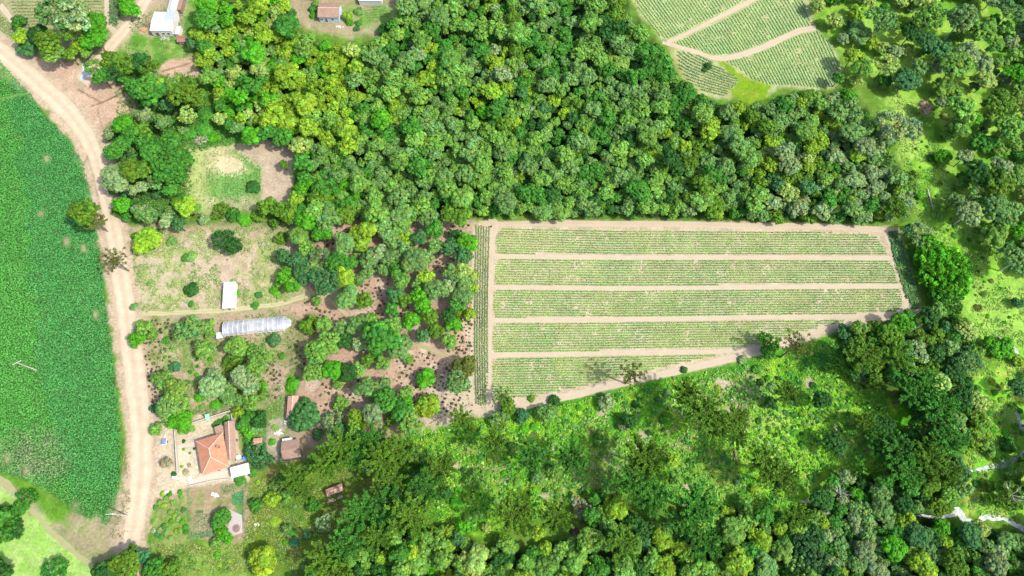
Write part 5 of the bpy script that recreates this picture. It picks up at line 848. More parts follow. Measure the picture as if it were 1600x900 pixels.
# rough grass and weeds
def tufts(name, poly, n, cols, size, hgt, seed, label, avoid=None, th=None):
    r = np.random.default_rng(seed); q = np.array(poly); P = np.stack([r.uniform(q[:, 0].min(), q[:, 0].max(), n*3), r.uniform(q[:, 1].min(), q[:, 1].max(), n*3)], 1)
    P = P[sdist(P, poly)+(pnoise(P, 10, seed)-.5)*10 > 2][:n]
    for (x, y, rx, ry) in ((1003, 680, 10, 7), (922, 672, 8, 8), (1178, 728, 10, 8), (941, 645, 7, 6), (712, 728, 7, 9), (870, 700, 10, 5), (1130, 600, 15, 9), (1150, 640, 13, 8), (1265, 598, 9, 7), (850, 775, 14, 5), (764, 735, 7, 6), (1075, 760, 10, 6)):
        P = P[np.hypot((P[:, 0]-x)/rx, (P[:, 1]-y)/ry)+(pnoise(P, 4, 9)-.5) > .85]
    if th: P = P[pnoise(P, th[1], seed+2) > th[0]]
    c = cropcol(P, cols[0], cols[1], 22, seed+1)
    plants(name, WA(P), size, hgt, c, 4, label, seed+5, up=.2)
tufts('grass', [(660, 670), (900, 625), (1160, 566), (1300, 528), (1390, 610), (1400, 740), (1290, 740), (1230, 800), (920, 780), (760, 840), (640, 800), (600, 700)], 22000, ((.065, .28, .012), (.25, .43, .03)), .42, .22, 201, 'bright rough grass covering the scrub slope below the strip field')
tufts('weeds', [(660, 672), (760, 655), (900, 628), (1160, 570), (1300, 532), (1390, 610), (1400, 740), (1290, 740), (1230, 800), (920, 780), (760, 840), (640, 800)], 2400, ((.045, .22, .015), (.16, .40, .03)), 1.0, .6, 221, 'knee-high weeds and sprouting scrub on the slope below the strip field', th=(.35, 12))
tufts('weeds', [(700, 700), (960, 640), (1180, 580), (1240, 650), (1100, 700), (900, 780), (720, 760)], 1100, ((.3, .28, .15), (.36, .36, .2)), .7, .35, 222, 'dry pale stalks among the scrub below the strip field', th=(.5, 9))
tufts('grass', [(1390, 130), (1450, 140), (1480, 280), (1600, 430), (1640, 560), (1590, 600), (1600, 820), (1510, 800), (1510, 600), (1500, 480), (1430, 340), (1400, 230)], 8000, ((.14, .32, .03), (.29, .42, .08)), .5, .2, 202, 'pale green grass of the long meadow beside the stream', th=(.4, 18))
tufts('grass', [(385, 755), (560, 700), (590, 760), (560, 830), (470, 895), (230, 900), (235, 850), (380, 850)], 6000, ((.09, .2, .02), (.19, .25, .05)), .5, .22, 203, 'rough grass below the farmhouse and the vegetable garden', th=(.38, 14))
tufts('weeds', [(225, 500), (345, 500), (460, 480), (480, 560), (440, 660), (380, 700), (370, 650), (250, 650)], 3200, ((.09, .2, .03), (.16, .24, .06)), .5, .25, 204, 'weeds and low greenery around the greenhouse and thicket', th=(.45, 16))
tufts('weeds', [(200, 360), (455, 350), (460, 470), (340, 485), (215, 488)], 8000, ((.13, .24, .05), (.24, .33, .09)), .45, .18, 205, 'sparse weeds on the dry plot above the greenhouse', th=(.45, 12))
tufts('weeds', [(180, 120), (310, 110), (345, 200), (440, 215), (300, 240), (300, 340), (180, 340)], 4500, ((.04, .14, .015), (.08, .2, .025)), .6, .4, 206, 'lush dark weeds on the ground of the roadside wood')
tufts('weeds', [(455, 345), (738, 345), (738, 640), (660, 665), (500, 690), (445, 600), (470, 470)], 3500, ((.1, .17, .04), (.2, .22, .09)), .4, .15, 207, 'thin weeds between the planted shrubs of the middle grove', th=(.6, 12))
tufts('grass', [(200, 30), (312, -20), (312, 70), (300, 95), (190, 90)], 2200, ((.06, .2, .03), (.14, .26, .05)), .4, .15, 208, 'green grass around the white-roofed farm buildings', th=(.45, 14))
tufts('weeds', [(190, 700), (186, 770), (170, 840), (195, 850), (205, 790), (203, 700)], 380, ((.16, .17, .07), (.22, .2, .1)), .35, .1, 209, 'dry weeds on the verge of the dirt road', th=(.45, 9))

# ---- rows of planted shrubs on the bare soil (yerba-like bushes, all alike)
SB = mesh_from('sapling', *crown(900, 7, (.35, .5), .8, 0., 14, .24, spread=.5, core=0)[:3], crown(900, 7, (.35, .5), .8, 0., 14, .24, spread=.5, core=0)[3], [FOL])
spots = []
def plot(poly, ang, du, dvv, seed, jit=1.15, keep=.74):
    r = np.random.default_rng(seed); q = np.array(poly, float); c = q.mean(0); a = math.radians(ang); u = np.array([math.cos(a), math.sin(a)]); v = np.array([-u[1], u[0]])
    for i in range(-40, 41):
        for j in range(-40, 41):
            p = c+u*i*du+v*j*dvv+r.normal(0, jit, 2)
            if inside(p[None], poly)[0] and r.random() < keep: spots.append((p[0], p[1], r.uniform(1.2, 2.9)))
plot([(465, 360), (560, 345), (580, 360), (545, 385), (500, 400), (470, 395)], -25, 6.5, 6.5, 301)
plot([(560, 440), (612, 430), (618, 470), (640, 480), (630, 500), (575, 490), (558, 465)], 75, 7, 7, 302)
plot([(650, 395), (735, 370), (735, 420), (690, 430), (665, 425)], 20, 6.5, 6, 303)
plot([(472, 470), (500, 468), (530, 490), (545, 505), (520, 500), (480, 490)], 15, 7, 6.5, 304)
plot([(690, 500), (737, 470), (738, 560), (700, 550)], 85, 5.5, 6, 305)
plot([(620, 560), (660, 548), (735, 575), (740, 640), (690, 660), (655, 640), (620, 600)], -60, 7, 7, 306)
plot([(505, 600), (560, 590), (570, 625), (530, 655), (490, 670), (480, 640)], -60, 8, 8, 307)
plot([(222, 500), (265, 500), (272, 560), (262, 600), (240, 640), (230, 600)], 80, 6.5, 6.5, 308)
plot([(418, 568), (440, 570), (440, 625), (420, 620)], 40, 6, 6, 309, keep=.6)
plot([(455, 520), (500, 560), (480, 590), (450, 560)], 40, 7, 7, 310, keep=.7)
plot([(700, 350), (735, 352), (725, 372), (695, 368)], 10, 6, 6, 311)
A = np.array([(t['px'], t['py'], t['r']) for t in TREES])
spots = [s for s in spots if (np.hypot(A[:, 0]-s[0], A[:, 1]-s[1]) > A[:, 2]*.85).all()]
rr.shuffle(spots); ind = spots[:290]
for (x, y, s) in ind:
    p = W(x, y); o = link('planted_shrub', SB, None, (p[0], p[1], .15)); R = s*mpp(x, y); o.scale = (R, R, R*1.1); o.rotation_euler.z = rr.uniform(0, 6)
    v = rr.uniform(.7, 1.3); o.color = (.10*v, .10*v*rr.uniform(.85, 1.2), .045*v, 1)
    props(o, 'one of the knee-high dark shrubs planted in rows on bare reddish soil', 'planted shrub', 'dark shrubs planted in rows on the bare soil')
more = [(s*mpp(x, y), .6, .15, W(x, y), (.085, .085, .038)) for (x, y, s) in spots[290:]]
if more: mass('planted_shrubs_mass', [], 'further knee-high dark shrubs in the planted rows', more, [crown(901, 6, (.35, .5), .8, 0., 10, .24, spread=.5, core=0)])

# ================================================================ BUILDINGS AND THINGS
def stripes(name, c1, c2, pitch=.25, axis=0, rough=.6, blotch=None, metal=0., bs=.6):
    """sheet or tiled roof: ridges along one object axis, weathered in blotches"""
    m, nt, p = newmat(name); tc = nt.nodes.new('ShaderNodeTexCoord'); wv = nt.nodes.new('ShaderNodeTexWave'); wv.bands_direction = 'XYZ'[axis]
    wv.inputs['Scale'].default_value = 1/pitch/3.2; wv.inputs['Distortion'].default_value = .3; nt.links.new(tc.outputs['UV' if 0 else 'Object'], wv.inputs['Vector'])
    f = noise(nt, .8, 5, .7); base = mixc(nt, c1, c2, ramp(nt, f, .35, .65))
    if blotch: base = mixc(nt, base, blotch, ramp(nt, noise(nt, 1.9, 4, .7), .56, .68, 0, .85))
    base = mixc(nt, base, tuple(x*.72 for x in c1), ramp(nt, wv.outputs['Fac'], .0, .45, .55, 0))
    nt.links.new(base, p.inputs['Base Color']); p.inputs['Roughness'].default_value = rough; p.inputs['Metallic'].default_value = metal
    bump(nt, p, wv.outputs['Fac'], bs, .05); return m
TILE_O = stripes('terracotta_tiles', (.42, .19, .105), (.34, .135, .075), .3, 0, .8, (.30, .13, .085)); TILE_B = stripes('weathered_brown_tiles', (.27, .175, .125), (.2, .125, .09), .3, 0, .85, (.15, .11, .08))
TILE_P = stripes('pale_old_tiles', (.44, .24, .17), (.35, .18, .13), .3, 0, .85, (.26, .16, .12))
SHEET = stripes('white_roof_sheets', (.47, .475, .46), (.37, .38, .38), 1.0, 0, .5, (.3, .29, .27), bs=1.); SHEET_G = stripes('grey_roof_sheets', (.33, .38, .42), (.26, .3, .34), .3, 0, .5)
WALLW = solid('whitewashed_wall', (.5, .49, .46), .85, .15, 1.2); WALLB = solid('pale_blue_wall', (.35, .5, .56), .8, .15, 1.2); WALLO = solid('ochre_plaster', (.5, .42, .3), .85, .2, 1.2); BOARD = solid('weathered_boards', (.2, .15, .11), .9, .35, 2)
DARKW = solid('dark_glass', (.03, .04, .05), .2, .2); WOODD = solid('painted_door', (.16, .1, .06), .6, .2); CONC = solid('concrete', (.40, .37, .32), .9, .2, .8); WHITEP = solid('white_plastic', (.62, .62, .6), .4, .06); BLUEP = solid('blue_plastic', (.07, .25, .6), .4, .1); WOODP = solid('grey_post_wood', (.24, .2, .16), .9, .3, 3); METAL = solid('galvanised_metal', (.45, .46, .47), .45, .15, 3, .6); WIRE = solid('fence_wire', (.3, .29, .27), .5, .1, 2, .5)
RUBBER = solid('rubber', (.03, .03, .03), .8, .2)
def frame4(px4, z):
    """oriented rectangle fitted to four photo corners (seen at height z): centre, half sizes, heading"""
    Q = [np.array(W(x, y, z)[:2]) for x, y in px4]; c = sum(Q)/4
    u = (Q[1]-Q[0]+Q[2]-Q[3])/2; v = (Q[3]-Q[0]+Q[2]-Q[1])/2
    return c, np.linalg.norm(u)/2, np.linalg.norm(v)/2, math.atan2(u[1], u[0])
def opening(parent, kind, x, y, w_, z0, z1, face, mat):
    """window or door standing 3 cm proud of a wall that faces -y or +y (face -1/+1) or x (face -2/+2)"""
    b = MB(); fr = MB(); d = .035
    if abs(face) == 1:
        s = face; b.box((x-w_/2, min(y, y+s*d), z0), (x+w_/2, max(y, y+s*d), z1))
        for (a0, a1, c0, c1) in ((x-w_/2-.07, x-w_/2, z0-.07, z1+.07), (x+w_/2, x+w_/2+.07, z0-.07, z1+.07), (x-w_/2, x+w_/2, z1, z1+.07), (x-w_/2, x+w_/2, z0-.07, z0)): fr.box((a0, min(y, y+s*.07), max(c0, .01)), (a1, max(y, y+s*.07), c1))
    else:
        s = face//2; b.box((min(x, x+s*d), y-w_/2, z0), (max(x, x+s*d), y+w_/2, z1))
        for (a0, a1, c0, c1) in ((y-w_/2-.07, y-w_/2, z0-.07, z1+.07), (y+w_/2, y+w_/2+.07, z0-.07, z1+.07), (y-w_/2, y+w_/2, z1, z1+.07), (y-w_/2, y+w_/2, z0-.07, z0)): fr.box((min(x, x+s*.07), a0, max(c0, .01)), (max(x, x+s*.07), a1, c1))
    o = b.build(kind, mat, parent); fr.build('frame', WHITEP, o)
    if kind == 'door':
        h = MB(); h.box((x+w_*.3, min(y+face*d, y+face*.09), z0+.95), (x+w_*.36, max(y+face*d, y+face*.09), z0+1.05)) if abs(face) == 1 else h.box((min(x, x+.09*(face//2)), y+w_*.3, z0+.95), (max(x, x+.09*(face//2)), y+w_*.36, z0+1.05)); h.build('handle', METAL, o)
    return o
def house(name, px4, roof, hw, hr, wall_m, roof_m, label, cat, rmat_ridge=None, openings=(), over=.35, group=None, zfit=None, posts=False):
    """px4: photo corners of the eaves (two along the first side, clockwise). roof: gable_x | gable_y | hip | shed"""
    c, a, b, rz = frame4(px4, zfit or hw); t = empty(name, (c[0], c[1], 0), rz); props(t, label, cat, group)
    ia, ib = a-over, b-over
    wl = MB()
    if posts:
        for sx in (-1, 1):
            for sy in (-1, 0, 1):
                m_ = MB(); m_.box((sx*ia-.07, sy*ib-.07, 0), (sx*ia+.07, sy*ib+.07, hw-.06)); m_.build('post', WOODP, t)
    else: wl.box((-ia, -ib, 0), (ia, ib, hw-.02))
    th = .09; parts = []
    if roof == 'gable_x':    # ridge along local x
        s = [[(-a, -b, hw), (a, -b, hw), (a, 0, hr), (-a, 0, hr)], [(a, b, hw), (-a, b, hw), (-a, 0, hr), (a, 0, hr)]]
        if not posts:
            for sx in (-1, 1): x = sx*ia; wl.add([(x-sx*.02, -ib, hw-.02), (x-sx*.02, ib, hw-.02), (x-sx*.02, 0, hr-.12), (x-sx*.14, -ib, hw-.02), (x-sx*.14, ib, hw-.02), (x-sx*.14, 0, hr-.12)], [(0, 1, 2), (5, 4, 3), (0, 3, 4, 1), (1, 4, 5, 2), (2, 5, 3, 0)])
        ridge = [(-a, 0, hr+.03), (a, 0, hr+.03)]
    elif roof == 'gable_y':
        s = [[(-a, b, hw), (-a, -b, hw), (0, -b, hr), (0, b, hr)], [(a, -b, hw), (a, b, hw), (0, b, hr), (0, -b, hr)]]
        if not posts:
            for sy in (-1, 1): y = sy*ib; wl.add([(-ia, y-sy*.02, hw-.02), (ia, y-sy*.02, hw-.02), (0, y-sy*.02, hr-.12), (-ia, y-sy*.14, hw-.02), (ia, y-sy*.14, hw-.02), (0, y-sy*.14, hr-.12)], [(0, 1, 2), (5, 4, 3), (0, 3, 4, 1), (1, 4, 5, 2), (2, 5, 3, 0)])
        ridge = [(0, -b, hr+.03), (0, b, hr+.03)]
    elif roof == 'hip':
        k = min(a, b)
        if a >= b: r0, r1 = (-a+k, 0, hr), (a-k, 0, hr)
        else: r0, r1 = (0, -b+k, hr), (0, b-k, hr)
        if a >= b: s = [[(-a, -b, hw), (a, -b, hw), r1, r0], [(a, b, hw), (-a, b, hw), r0, r1], [(-a, b, hw), (-a, -b, hw), r0], [(a, -b, hw), (a, b, hw), r1]]
        else: s = [[(-a, b, hw), (-a, -b, hw), r0, r1], [(a, -b, hw), (a, b, hw), r1, r0], [(-a, -b, hw), (a, -b, hw), r0], [(a, b, hw), (-a, b, hw), r1]]
        ridge = [r0, r1]
        parts = [((-a, -b, hw), r0), ((a, b, hw), r1), ((a, -b, hw), r1 if a >= b else r0), ((-a, b, hw), r0 if a >= b else r1)]
    else:
        s = [[(-a, -b, hw), (a, -b, hw), (a, b, hr), (-a, b, hr)]]; ridge = None
        if not posts: wl.add([(-ia, -ib, hw-.02), (ia, -ib, hw-.02), (ia, ib, hw-.02), (-ia, ib, hw-.02), (ia, ib, hr-.14), (-ia, ib, hr-.14)], [(0, 1, 4, 5), (2, 3, 5, 4), (0, 5, 3), (1, 2, 4)])
    if not posts: wl.build('wall', wall_m, t)
    rf = MB()
    for q in s: rf.slab(q, th)
    ro = rf.build('roof', roof_m, t)
    if ridge:
        rb = MB(); rb.tube(ridge, .11, 6)
        for p0, p1 in parts: rb.tube([(p0[0], p0[1], p0[2]+.03), (p1[0], p1[1], p1[2]+.03)], .09, 6)
        rb.build('ridge_cap', rmat_ridge or roof_m, ro)
    for (kind, fx, fy, w_, z0, z1, face) in openings:
        x = fx*ia if abs(face) == 1 else ia*(1 if face > 0 else -1); y = fy*ib if abs(face) == 2 else ib*(1 if face > 0 else -1)
        opening(t, kind, x, y, w_, z0, z1, face, WOODD if kind == 'door' else DARKW)
    return t, a, b
RIDGE = solid('ridge_mortar', (.55, .4, .32), .9, .2)
# farmhouse: hipped terracotta roof with a lower brown-tiled wing behind
t, a, b = house('farmhouse', [(308, 689), (349, 675), (357, 730), (314, 743)], 'hip', 3.0, 4.9, WALLW, TILE_O, 'farmhouse with hipped terracotta roof and white walls in the fenced yard', 'house', RIDGE,
    [('window', -.5, 0, 1.1, 1., 2.1, -1), ('door', 0.05, 0, .95, .05, 2.1, -1), ('window', .6, 0, 1.1, 1., 2.1, -1), ('door', 0, .2, .95, .05, 2.1, -2), ('window', 0, -.5, 1.1, 1., 2.1, -2), ('window', 0, .65, 1.1, 1., 2.1, -2)], .45)
b_ = MB(); b_.box((a*.62-.3, b*.2-.3, 3.6), (a*.62+.3, b*.2+.3, 5.3)); b_.build('chimney', TILE_B, t)
def wing(nm, px4, lab, hw=2.5, hr=3.3, roof='gable_y', m=TILE_B, **k): return house(nm, px4, roof, hw, hr, k.pop('wall', WALLO), m, lab, k.pop('cat', 'outbuilding'), RIDGE, **k)
wing('farmhouse_wing', [(347, 661), (364, 657), (371.5, 716), (356.5, 718)], 'long brown-tiled wing along the back of the farmhouse', 2.6, 3.3, over=.2, openings=[('door', 0, 0, .9, .05, 2., 2), ('window', 0, .6, .9, 1., 1.9, 2)])
wing('farmhouse_porch', [(336, 667), (347, 664), (350, 677), (338, 682)], 'low brown-tiled porch at the upper end of the farmhouse', 2.4, 2.8, 'shed', over=.15)
house('carport', [(359.5, 731), (388, 723), (391.5, 740), (362, 747)], 'shed', 2.5, 2.8, WALLW, SHEET, 'white sheet-roofed carport at the farmhouse\'s lower corner', 'shed', None, (), .2, posts=True)
house('terracotta_shed', [(450, 619.5), (468, 618), (462.5, 653), (447, 653)], 'gable_y', 2.3, 2.9, WALLO, TILE_P, 'narrow shed with pinkish terracotta roof below the bare patch', 'shed', RIDGE, [('door', .0, 0, .9, .05, 1.9, -1)], .2)
house('barn', [(439.5, 690), (468, 685.5), (470.5, 713), (441.5, 719)], 'gable_x', 2.8, 3.7, BOARD, TILE_B, 'brown-tiled barn with board walls beside the garden path', 'barn', None, [('door', -.3, 0, 1.8, .05, 2.2, -1), ('window', .5, 0, .8, 1.1, 1.8, -1)], .3)
house('lean_to', [(441, 686), (456, 683.5), (457, 689), (441.5, 691)], 'shed', 2.1, 2.3, WALLW, SHEET, 'small white lean-to against the brown barn', 'shed', None, (), .1)
house('privy', [(395.5, 685), (410, 684), (410.5, 693.5), (396, 695)], 'gable_x', 2.0, 2.4, BOARD, TILE_P, 'tiny square shed with pale tiled roof between bushes by the farmhouse', 'shed', None, [('door', 0, 0, .7, .05, 1.7, -1)], .15)
house('hut', [(508.5, 765), (534.5, 755), (537, 766), (512, 775.5)], 'gable_x', 2.0, 2.6, BOARD, TILE_P, 'lone small hut with pale ridged roof in the rough grass', 'hut', RIDGE, [('door', .2, 0, .8, .05, 1.7, -1)], .2)
house('poly_shed', [(348, 442), (367, 440.5), (367.5, 481), (349, 482)], 'shed', 2.0, 2.35, WALLW, SHEET, 'long narrow white-roofed shed on the pale dry ground', 'shed', None, [('door', 0, 0, .9, .05, 1.8, -1)], .12)
house('cottage', [(498, 4), (532, 4.5), (530.5, 27.5), (497.5, 27)], 'gable_x', 2.8, 3.9, WALLB, TILE_B, 'cottage with faded brown roof and pale blue wall near the top edge', 'house', RIDGE, [('window', .35, 0, .8, 1., 1.9, -1), ('door', -.3, 0, .9, .05, 2.0, -1), ('window', -.75, 0, .8, 1., 1.9, -1)], .3)
house('top_shed', [(560, -12), (597, -11), (597, 1.5), (561, 1.5)], 'shed', 2.3, 2.7, WALLW, SHEET, 'white-roofed shed cut by the top edge beside the garden', 'shed', None, (), .15)
house('farm_hall', [(239, 18.5), (270, 19), (272.5, 48.5), (235.5, 48)], 'gable_x', 3.0, 3.5, WALLW, SHEET, 'broad white sheet-roofed farm hall by the branch road', 'farm building', None, [('door', -.5, 0, 1.4, .05, 2.1, -1), ('window', .1, 0, 1., 1., 1.9, -1), ('window', .6, 0, 1., 1., 1.9, -1)], .2)
house('farm_link', [(262, 16), (273.5, 16), (272, 32.5), (257, 32)], 'shed', 3.45, 3.75, WALLW, SHEET_G, 'blue-grey roofed link between the two white farm roofs', 'farm building', None, (), .1)
house('farm_long_house', [(264.5, -14), (280.5, -14), (276.5, 17), (265, 16)], 'gable_y', 2.8, 3.4, WALLW, SHEET, 'long white-roofed farm building reaching the top edge', 'farm building', None, [('window', 0, .2, .9, 1., 1.9, -2)], .15)
house('farm_annex', [(280.5, -12), (287, -12), (284.5, 15.5), (277.8, 15)], 'shed', 2.2, 2.5, BOARD, TILE_B, 'narrow brown-roofed annex along the long white farm building', 'shed', None, (), .1)
house('brick_shed', [(276, 56), (291, 55.5), (292, 65), (278, 65.5)], 'gable_x', 1.9, 2.5, BOARD, stripes('red_tiles', (.3, .13, .09), (.2, .09, .07), .3, 0, .8), 'small red-roofed shed on the grass by the farm hall', 'shed', None, [('door', -.2, 0, .8, .05, 1.6, -1)], .2)
house('white_store', [(275, 41), (283.5, 41.5), (279, 54), (273.5, 53)], 'shed', 1.7, 1.9, WALLW, SHEET, 'little white-roofed store at the farm hall\'s corner', 'shed', None, (), .1)

# greenhouse: hooped ribs under white film, hipped ends
def greenhouse():
    Z = 1.9; c, a, b, rz = frame4([(350.6, 503), (443.5, 494.5), (443.5, 516), (349.5, 525)], Z)
    t = empty('greenhouse', (c[0], c[1], 0), rz); props(t, 'long white film-covered greenhouse with pointed end and ribbed roof', 'greenhouse')
    fm, nt, p = newmat('greenhouse_film'); f = noise(nt, .45, 4, .6)
    nt.links.new(mixc(nt, (.46, .47, .48), (.28, .30, .35), ramp(nt, f, .4, .62)), p.inputs['Base Color']); p.inputs['Roughness'].default_value = .35; bump(nt, p, noise(nt, 1.6, 3), .4, .1)
    tr = nt.nodes.new('ShaderNodeBsdfTranslucent'); tr.inputs[0].default_value = (.4, .42, .43, 1); mx = nt.nodes.new('ShaderNodeMixShader'); mx.inputs[0].default_value = .35
    nt.links.new(p.outputs[0], mx.inputs[1]); nt.links.new(tr.outputs[0], mx.inputs[2]); nt.links.new(mx.outputs[0], nt.nodes['Material Output'].inputs[0])
    n, K = 44, 8; V = []; Fq = []; r = random.Random(3)
    prof = [(-b*math.cos(math.pi*k/K), Z+1.15*math.sin(math.pi*k/K)) for k in range(K+1)]
    for i in range(n+1):
        x = -a+2*a*i/n; sag = .03*math.sin(i*1.4)+r.uniform(-.02, .02)
        for (y, z) in prof: V.append((x, y, z+sag*(1 if 0 < i < n else 0)))
    for i in range(n):
        for k in range(K): Fq.append((i*(K+1)+k, (i+1)*(K+1)+k, (i+1)*(K+1)+k+1, i*(K+1)+k+1))
    m = MB(); m.add(V, Fq)
    tip = [(a+2.1, -b*.38, Z), (a+2.1, b*.42, Z)]
    e = n*(K+1); k0 = len(m.v); m.v += tip
    for k in range(K): m.f.append((e+k, k0 if k < K//2 else k0+1, e+k+1))
    m.f.append((e+K//2, k0, k0+1)); k1 = len(m.v); m.v.append((-a-.9, 0, Z)); [m.f.append((k+1, k1, k)) for k in range(K)]
    m.build('cover', fm, t)
    for i in range(13):
        x = -a+2*a*i/12; q = MB(); q.tube([(x, y*1.012, z+.05) for y, z in prof], .045, 5); q.build('rib', WHITEP, t)
    for i in range(14):
        x = -a+2*a*i/13
        for s in (-1, 1): q = MB(); q.tube([(x, s*b*1.03, 0), (x, s*b*1.0, Z+.05)], .06, 5); q.build('post', WHITEP, t)
    s = MB(); s.tube([(-a, -b, Z), (a, -b, Z), tip[0], tip[1], (a, b, Z), (-a, b, Z)], .05, 5); s.build('gutter_rail', WHITEP, t)
    bx, by = -a*.98, -b-.2
    return t
greenhouse()
house('water_box', [(337, 520), (348, 518.5), (349, 528), (338, 529.5)], 'shed', 1.3, 1.35, CONC, SHEET, 'square white-topped tank box at the greenhouse\'s blunt end', 'tank', None, (), .05)

# walls and fences
def wall(pts, h, th, mat, name, label, cat, cap=None):
    P = [W(x, y, 0) for x, y in pts]; t = empty(name, P[0]); props(t, label, cat); b = MB(); cp = MB()
    for p, q in zip(P, P[1:]):
        d = Vector(q)-Vector(p); n = Vector((-d.y, d.x, 0)).normalized()*th/2; o = Vector(P[0]); A = [Vector(p)-o+n, Vector(q)-o+n, Vector(q)-o-n, Vector(p)-o-n]
        b.slab([(v.x, v.y, h) for v in reversed(A)], h-.005); n2 = n*1.35; A = [Vector(p)-o+n2, Vector(q)-o+n2, Vector(q)-o-n2, Vector(p)-o-n2]; cp.slab([(v.x, v.y, h+.07) for v in reversed(A)], .065)
    b.build('panel', mat, t); cp.build('coping', cap or CONC, t)
def fence(pts, h, gap, label, name='wire_fence', mat=WOODP):
    P = [Vector(W(x, y, 0)) for x, y in pts]; o = P[0]; t = empty(name, tuple(o)); props(t, label, 'fence'); w_ = MB(); 
    for p, q in zip(P, P[1:]):
        L = (q-p).length; n = max(1, round(L/gap))
        for i in range(n+1):
            if i == n and q is not P[-1]: continue
            c = p.lerp(q, i/n)-o; m = MB(); m.tube([(c.x, c.y, 0), (c.x+.02, c.y, h)], .07, 6); m.build('post', mat, t)
        for z in (.35, .7, h-.1): w_.tube([tuple(p-o+Vector((0, 0, z))), tuple(q-o+Vector((0, 0, z)))], .018, 4)
    w_.build('wire', WIRE, t)
wall([(276, 674), (277.5, 700), (280, 738)], 1.3, .18, CONC, 'garden_wall', 'low grey wall between the farmhouse yard and the road', 'wall')
wall([(276, 672), (300, 663), (331, 653), (362, 643)], 1.3, .16, CONC, 'back_wall', 'slanting low wall along the upper side of the farmhouse yard', 'wall')
wall([(364, 647), (369, 680), (373, 722)], 1.4, .16, CONC, 'side_wall', 'low wall behind the farmhouse wing', 'wall')
wall([(296, 760), (330, 752), (359, 748)], .5, .2, CONC, 'kerb_wall', 'knee-high kerb between concrete yard and vegetable garden', 'wall')
fence([(296, 764), (297.5, 800), (299, 843)], 1.2, 2.2, 'post and wire fence between orchard and vegetable garden')
fence([(382, 756), (383, 790), (383.5, 826)], 1.2, 2.4, 'wire fence on the vegetable garden\'s far side')
fence([(303, 648), (340, 640), (361, 636)], 1.4, 2.2, 'green-netted fence around the chicken run above the farmhouse')
fence([(417, 663), (419, 700), (421, 716)], 1.1, 2.2, 'short fence beside the white stone path near the barn')
fence([(421, 719), (450, 722), (480, 713), (500, 704)], 1.1, 3., 'curving wire fence below the brown barn')
fence([(463, 618), (467, 602), (470, 586)], 1.2, 2.2, 'slanting fence along the bare patch above the terracotta shed')
fence([(384, 449), (384, 465), (386, 478)], 1., 2., 'short fence beside the narrow white-roofed shed')
# chicken run shade cloth
o = MB(); q = frame4([(320, 648), (327, 646), (328, 656), (321, 658)], 1.6); s_ = empty('shade_cloth', (q[0][0], q[0][1], 0), q[3]); props(s_, 'pale green shade cloth stretched on posts above the chicken run', 'canopy')
o.slab([(-q[1], -q[2], 1.6), (q[1], -q[2], 1.6), (q[1], q[2], 1.7), (-q[1], q[2], 1.7)], .03); o.build('cloth', solid('green_net', (.22, .42, .3), .7, .2), s_)
for sx in (-1, 1):
    for sy in (-1, 1): m = MB(); m.tube([(sx*q[1]*.94, sy*q[2]*.94, 0), (sx*q[1]*.94, sy*q[2]*.94, 1.58)], .04, 6); m.build('post', WOODP, s_)

def rot_tank(px, py, r, h, mat, label, lid=True):
    p = W(px, py, h); t = empty('water_tank', (p[0], p[1], 0)); props(t, label, 'water tank'); m = MB(); m.tube([(0, 0, 0), (0, 0, h*.85), (0, 0, h)], [r*.92, r, r*.96], 18); m.build('body', mat, t, True)
    m = MB(); m.tube([(0, 0, h+.002), (0, 0, h+.1), (0, 0, h+.14)], [r*1.04, r*.8, r*.25], 18); m.build('lid', mat, t)
rot_tank(372.5, 714, .62, 1.9, WHITEP, 'round white water tank behind the farmhouse'); rot_tank(382, 716, .6, 1.2, BLUEP, 'round blue water tank next to the white one')
# well
p = W(369.5, 826, .5); t = empty('well', (p[0], p[1], 0)); props(t, 'round red well cover on grey paving in the garden', 'well'); m = MB(); m.tube([(0, 0, 0), (0, 0, .45)], 1.0, 20); m.build('ring', CONC, t)
m = MB(); m.tube([(0, 0, .452), (0, 0, .52), (0, 0, .6)], [.95, .9, .2], 20); m.build('lid', solid('red_lid', (.2, .11, .1), .7, .25), t); m = MB(); m.tube([(-.15, 0, .6), (-.12, 0, .72), (.12, 0, .72), (.15, 0, .6)], .025, 6); m.build('handle', METAL, t)
# cart with drawbar by the road
def cart():
    p = W(257.5, 686, .5); t = empty('cart', (p[0], p[1], 0), math.radians(-84)); props(t, 'small blue-grey covered trailer with white drawbar parked by the yard', 'trailer')
    m = MB(); m.box((.0, -.65, .35), (1.6, .65, .95)); m.build('body', WHITEP, t); m = MB(); m.slab([(.05, -.6, 1.02), (1.55, -.6, 1.02), (1.55, .6, 1.06), (.05, .6, 1.06)], .06); m.build('cover', solid('tarpaulin', (.13, .18, .3), .6, .25), t)
    m = MB(); m.tube([(0, -.55, .45), (-1.5, 0, .45), (0, .55, .45)], .05, 6); m.tube([(-1.5, 0, .45), (-2., 0, .4)], .05, 6); m.build('drawbar', WHITEP, t)
    m = MB(); m.tube([(-1.2, -.35, .5), (-1.2, .35, .5)], .04, 5); m.box((-1.1, -.25, .46), (-.3, .25, .56)); m.build('rack', WHITEP, t)
    for s in (-1, 1):
        m = MB(); m.tube([(.85, s*.67, .33), (.85, s*.83, .33)], .33, 16); w_ = m.build('wheel', RUBBER, t); m = MB(); m.tube([(.85, s*.831, .33), (.85, s*.845, .33)], .18, 12); m.build('rim', METAL, w_)
cart()
